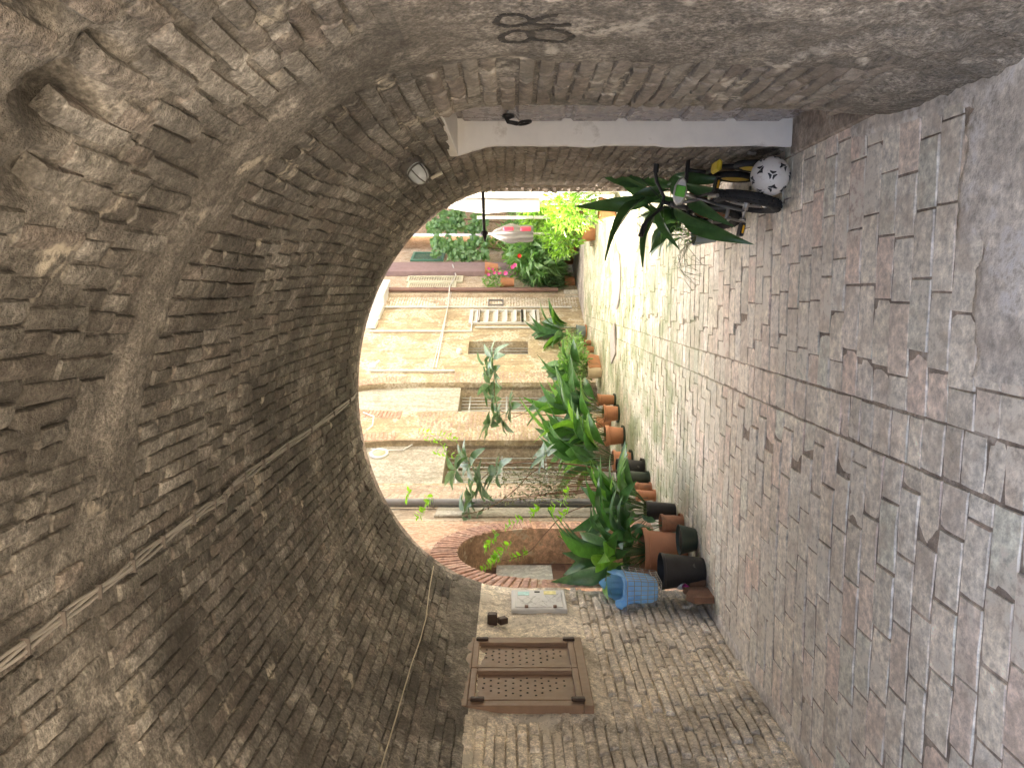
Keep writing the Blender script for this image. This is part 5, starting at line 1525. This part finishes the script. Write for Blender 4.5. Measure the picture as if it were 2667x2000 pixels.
# ---- parasols and laundry beyond the mouth
M_GREYC = plain("grey_canvas", (.22, .21, .21), .85, var=.15); M_WHC = plain("white_canvas", (.80, .78, .76), .8, var=.04); M_REDC = plain("pink_red_cloth", (.65, .07, .13), .8)
def parasol(label, xt, xb, y, r, D, mat, trim=None):
    e = empty("closed_parasol", (0, 0, 0), label=label, cat="parasol")
    top = at(xt, y, D); bot = at(xb, y, D); bot = Vector((top.x, top.y, bot.z)); h = top.z - bot.z
    mb = MB(); mb.tube([(top.x, top.y, 0), top + Vector((0, 0, .06))], .022, 8); mb.build("pole", M_COND, e)
    mb = MB(); n = 32; vs = []; fs = []
    lev = [(0, .02), (.1, .35), (.3, .75), (.5, 1.0), (.7, .8), (.85, .85), (1.0, .75)]
    for f, k in lev:
        for i in range(n):
            a = 2 * math.pi * i / n; rr = r * k * (1 + .22 * math.sin(i * 2 * math.pi * 8 / n) ) 
            vs.append(top + Vector((rr * math.cos(a), rr * math.sin(a), -f * h)))
    for j in range(len(lev) - 1):
        for i in range(n): fs.append((j * n + i, j * n + (i + 1) % n, j * n + n + (i + 1) % n, j * n + n + i))
    mb.add(vs, fs); c = mb.build("canopy", mat, e, True)
    mb = MB(); mb.tube([(top.x, top.y, 0), (top.x, top.y, .06)], [.26, .24], 20); mb.build("foot", M_GREYP, e)
    if trim:
        for (xa, xb_) in ((1085, 1112), (1122, 1150)):
            q = at((xa + xb_) / 2, y - 10, D - r * 1.1); mb = MB(); mb.box(q, (r * .45, .04, (xb_ - xa) * K * D / 2000 * .8), None, .015); mb.build("trim", trim, c)
parasol("closed grey parasol with pink red trim at the bend", 1058, 1152, 505, .17, 15.0, M_GREYC, M_REDC)
parasol("closed white parasol in the sun near the white wall", 935, 1165, 440, .15, 13.5, M_WHC)
mb = MB(); a_ = at(1052, 470, 15.5); mb.tube([(a_.x, a_.y, 0), a_ + Vector((0, 0, .0)), a_ + Vector((0, 0, .2))], .03, 8); tag(mb.build("post", M_COND), "thin pale post between the two parasols", "post")

# ---- wire basket with the blue bag on the left wall, and odds and ends below
M_WIRE = plain("pale_wire", (.45, .42, .36), .45, metal=.5)
M_BLUE, nt, b_ = new_mat("blue_plastic_bag")
b_.inputs["Base Color"].default_value = (.42, .72, .97, 1); b_.inputs["Roughness"].default_value = .28; b_.inputs["Specular IOR Level"].default_value = .6
tr = N(nt, "ShaderNodeBsdfTranslucent"); tr.inputs[0].default_value = (.38, .70, 1.0, 1); mx = N(nt, "ShaderNodeMixShader"); mx.inputs[0].default_value = .5
nt.links.new(b_.outputs[0], mx.inputs[1]); nt.links.new(tr.outputs[0], mx.inputs[2]); nt.links.new(mx.outputs[0], nt.nodes["Material Output"].inputs[0])
gn = N(nt, "ShaderNodeNewGeometry"); bump(nt, b_, noise(nt, gn.outputs["Position"], 22, 3, .6), .7, .02)
bu = FL.hit(1400, 1300)[0]
bc_ = FL.P(bu - .02, .52, .13)
bas = empty("wire_basket", (0, 0, 0), label="wire basket hung low on the left wall beside the black pot", cat="basket")
wx, wy, h0, h1 = .125, .17, -.15, .13
def rect(z, k): return [bc_ + Vector((a * wx * k, b * wy * k, z)) for a, b in ((-1, -1), (1, -1), (1, 1), (-1, 1), (-1, -1))]
mb = MB()
for i in range(6):
    z = h0 + (h1 - h0) * i / 5; k = .78 + .22 * i / 5; mb.tube(rect(z, k), .0025 if i < 5 else .004, 5, False)
for i in range(7):
    f = -1 + 2 * i / 6
    for (a0, a1) in (((-1, f), (-1, f)), ((1, f), (1, f)), ((f, -1), (f, -1)), ((f, 1), (f, 1))):
        mb.tube([bc_ + Vector((a0[0] * wx * .78, a0[1] * wy * .78, h0)), bc_ + Vector((a1[0] * wx, a1[1] * wy, h1))], .0022, 5, False)
    mb.tube([bc_ + Vector((f * wx * .78, -wy * .78, h0)), bc_ + Vector((f * wx * .78, wy * .78, h0))], .002, 5, False)
mb.build("wires", M_WIRE, bas)
mb = MB(); mb.tube([bc_ + Vector((-wx, 0, h1)), bc_ + Vector((-wx - .02, 0, h1 + .03))], .004, 6); mb.build("hook", M_WIRE, bas)
mb = MB(); mb.tube([bc_ + Vector((0, wy, h1)), bc_ + Vector((.05, wy * .9, h1 + .13)), bc_ + Vector((.06, 0, h1 + .16))], .004, 6); mb.build("handle", M_WIRE, bas)
vs = []; fs = []; n = 84; lev0 = [(-.13, .66), (-.08, .84), (0, .90), (.06, .92), (.12, 1.04), (.17, 1.16), (.20, 1.12), (.16, .95), (.05, .8)]
lev = []
for a_, b_ in zip(lev0[:-1], lev0[1:]):
    for i in range(4): lev.append((a_[0] + (b_[0] - a_[0]) * i / 4, a_[1] + (b_[1] - a_[1]) * i / 4))
lev.append(lev0[-1]); nl = len(lev)
for j, (z, k) in enumerate(lev):
    for i in range(n):
        a = 2 * math.pi * i / n; ca, sa = math.cos(a), math.sin(a); m_ = max(abs(ca), abs(sa)) ** .7
        px, py, pz = math.cos(a) * 1.4, math.sin(a) * 1.4, z * 9
        f1 = abs(float(vnoise(px * 1.7, py * 1.7, pz, 51)) - .5); f2 = abs(float(vnoise(px * 4, py * 4, pz * 2.2, 53)) - .5)
        wob = 1.02 - .34 * f1 - .22 * f2
        top_ = max(0.0, 1 - abs(j - 23) / 5.0)
        vs.append(bc_ + Vector((ca / m_ * wx * k * .92 * wob, sa / m_ * wy * k * .92 * wob, z + top_ * (.05 * math.sin(3 * a + 1) + .03 * math.sin(5 * a) + .12 * max(0, sa) ** 3 - .05 * max(0, -sa) ** 2))))
for j in range(len(lev) - 1):
    for i in range(n): fs.append((j * n + i, j * n + (i + 1) % n, j * n + n + (i + 1) % n, j * n + n + i))
fs.append(tuple(range(n)))
tag(mesh_obj("plastic_bag", vs, fs, M_BLUE, None, True), "crumpled bright blue plastic bag lining the wire basket", "bag")
# white bottle lying with a magenta cap
q = on_floor(1500, 1290, .06)
bt = empty("bottle", (0, 0, 0), label="white plastic bottle with a magenta cap behind the black pot", cat="bottle")
Mb = Matrix.Translation((-2.36, q.y - .02, .20)) @ Matrix.Rotation(R(100), 4, 'X')
mb = MB(); mb.lathe([(0, -.16), (.05, -.16), (.055, -.15), (.055, .06), (.04, .10), (.02, .125), (.018, .14)], 24, Mb); mb.build("body", plain("milky_plastic", (.62, .64, .64), .35, var=.06), bt, 45)
mb = MB(); mb.lathe([(.024, .125), (.026, .13), (.026, .165), (.02, .17), (0, .171)], 20, Mb); mb.build("cap", plain("magenta_cap", (.28, .01, .14), .35), bt, 45)
# what it rests on: an upturned brick stack, and a shard of clay in the corner
M_CLAYD = plain("dark_clay", (.20, .11, .065), .9, var=.3, scale=12, bumpy=.4)
sup = MB(); sup.box((-2.39, q.y - .02, .07), (.18, .22, .145), None, .015); tag(sup.build("clay_block", M_CLAYD), "old clay block under the white bottle in the corner", "block")
q2 = on_floor(1535, 1322)
mb = MB()
pr = [(-.10, 0), (-.12, .16), (-.05, .21), (.04, .17), (.10, .2), (.12, .05), (.11, 0)]
vs = [Vector((-2.40 + .05 * f + .02 * y_, q2.y + x_, y_)) for f in (0, 1) for x_, y_ in pr]; k = len(pr)
mb.add(vs, [tuple(range(k))[::-1], tuple(range(k, 2 * k))] + [(i, (i + 1) % k, k + (i + 1) % k, k + i) for i in range(k)])
tag(mb.build("clay_shard", M_CLAYD), "broken brown clay shard leaning in the corner of the left wall", "shard")
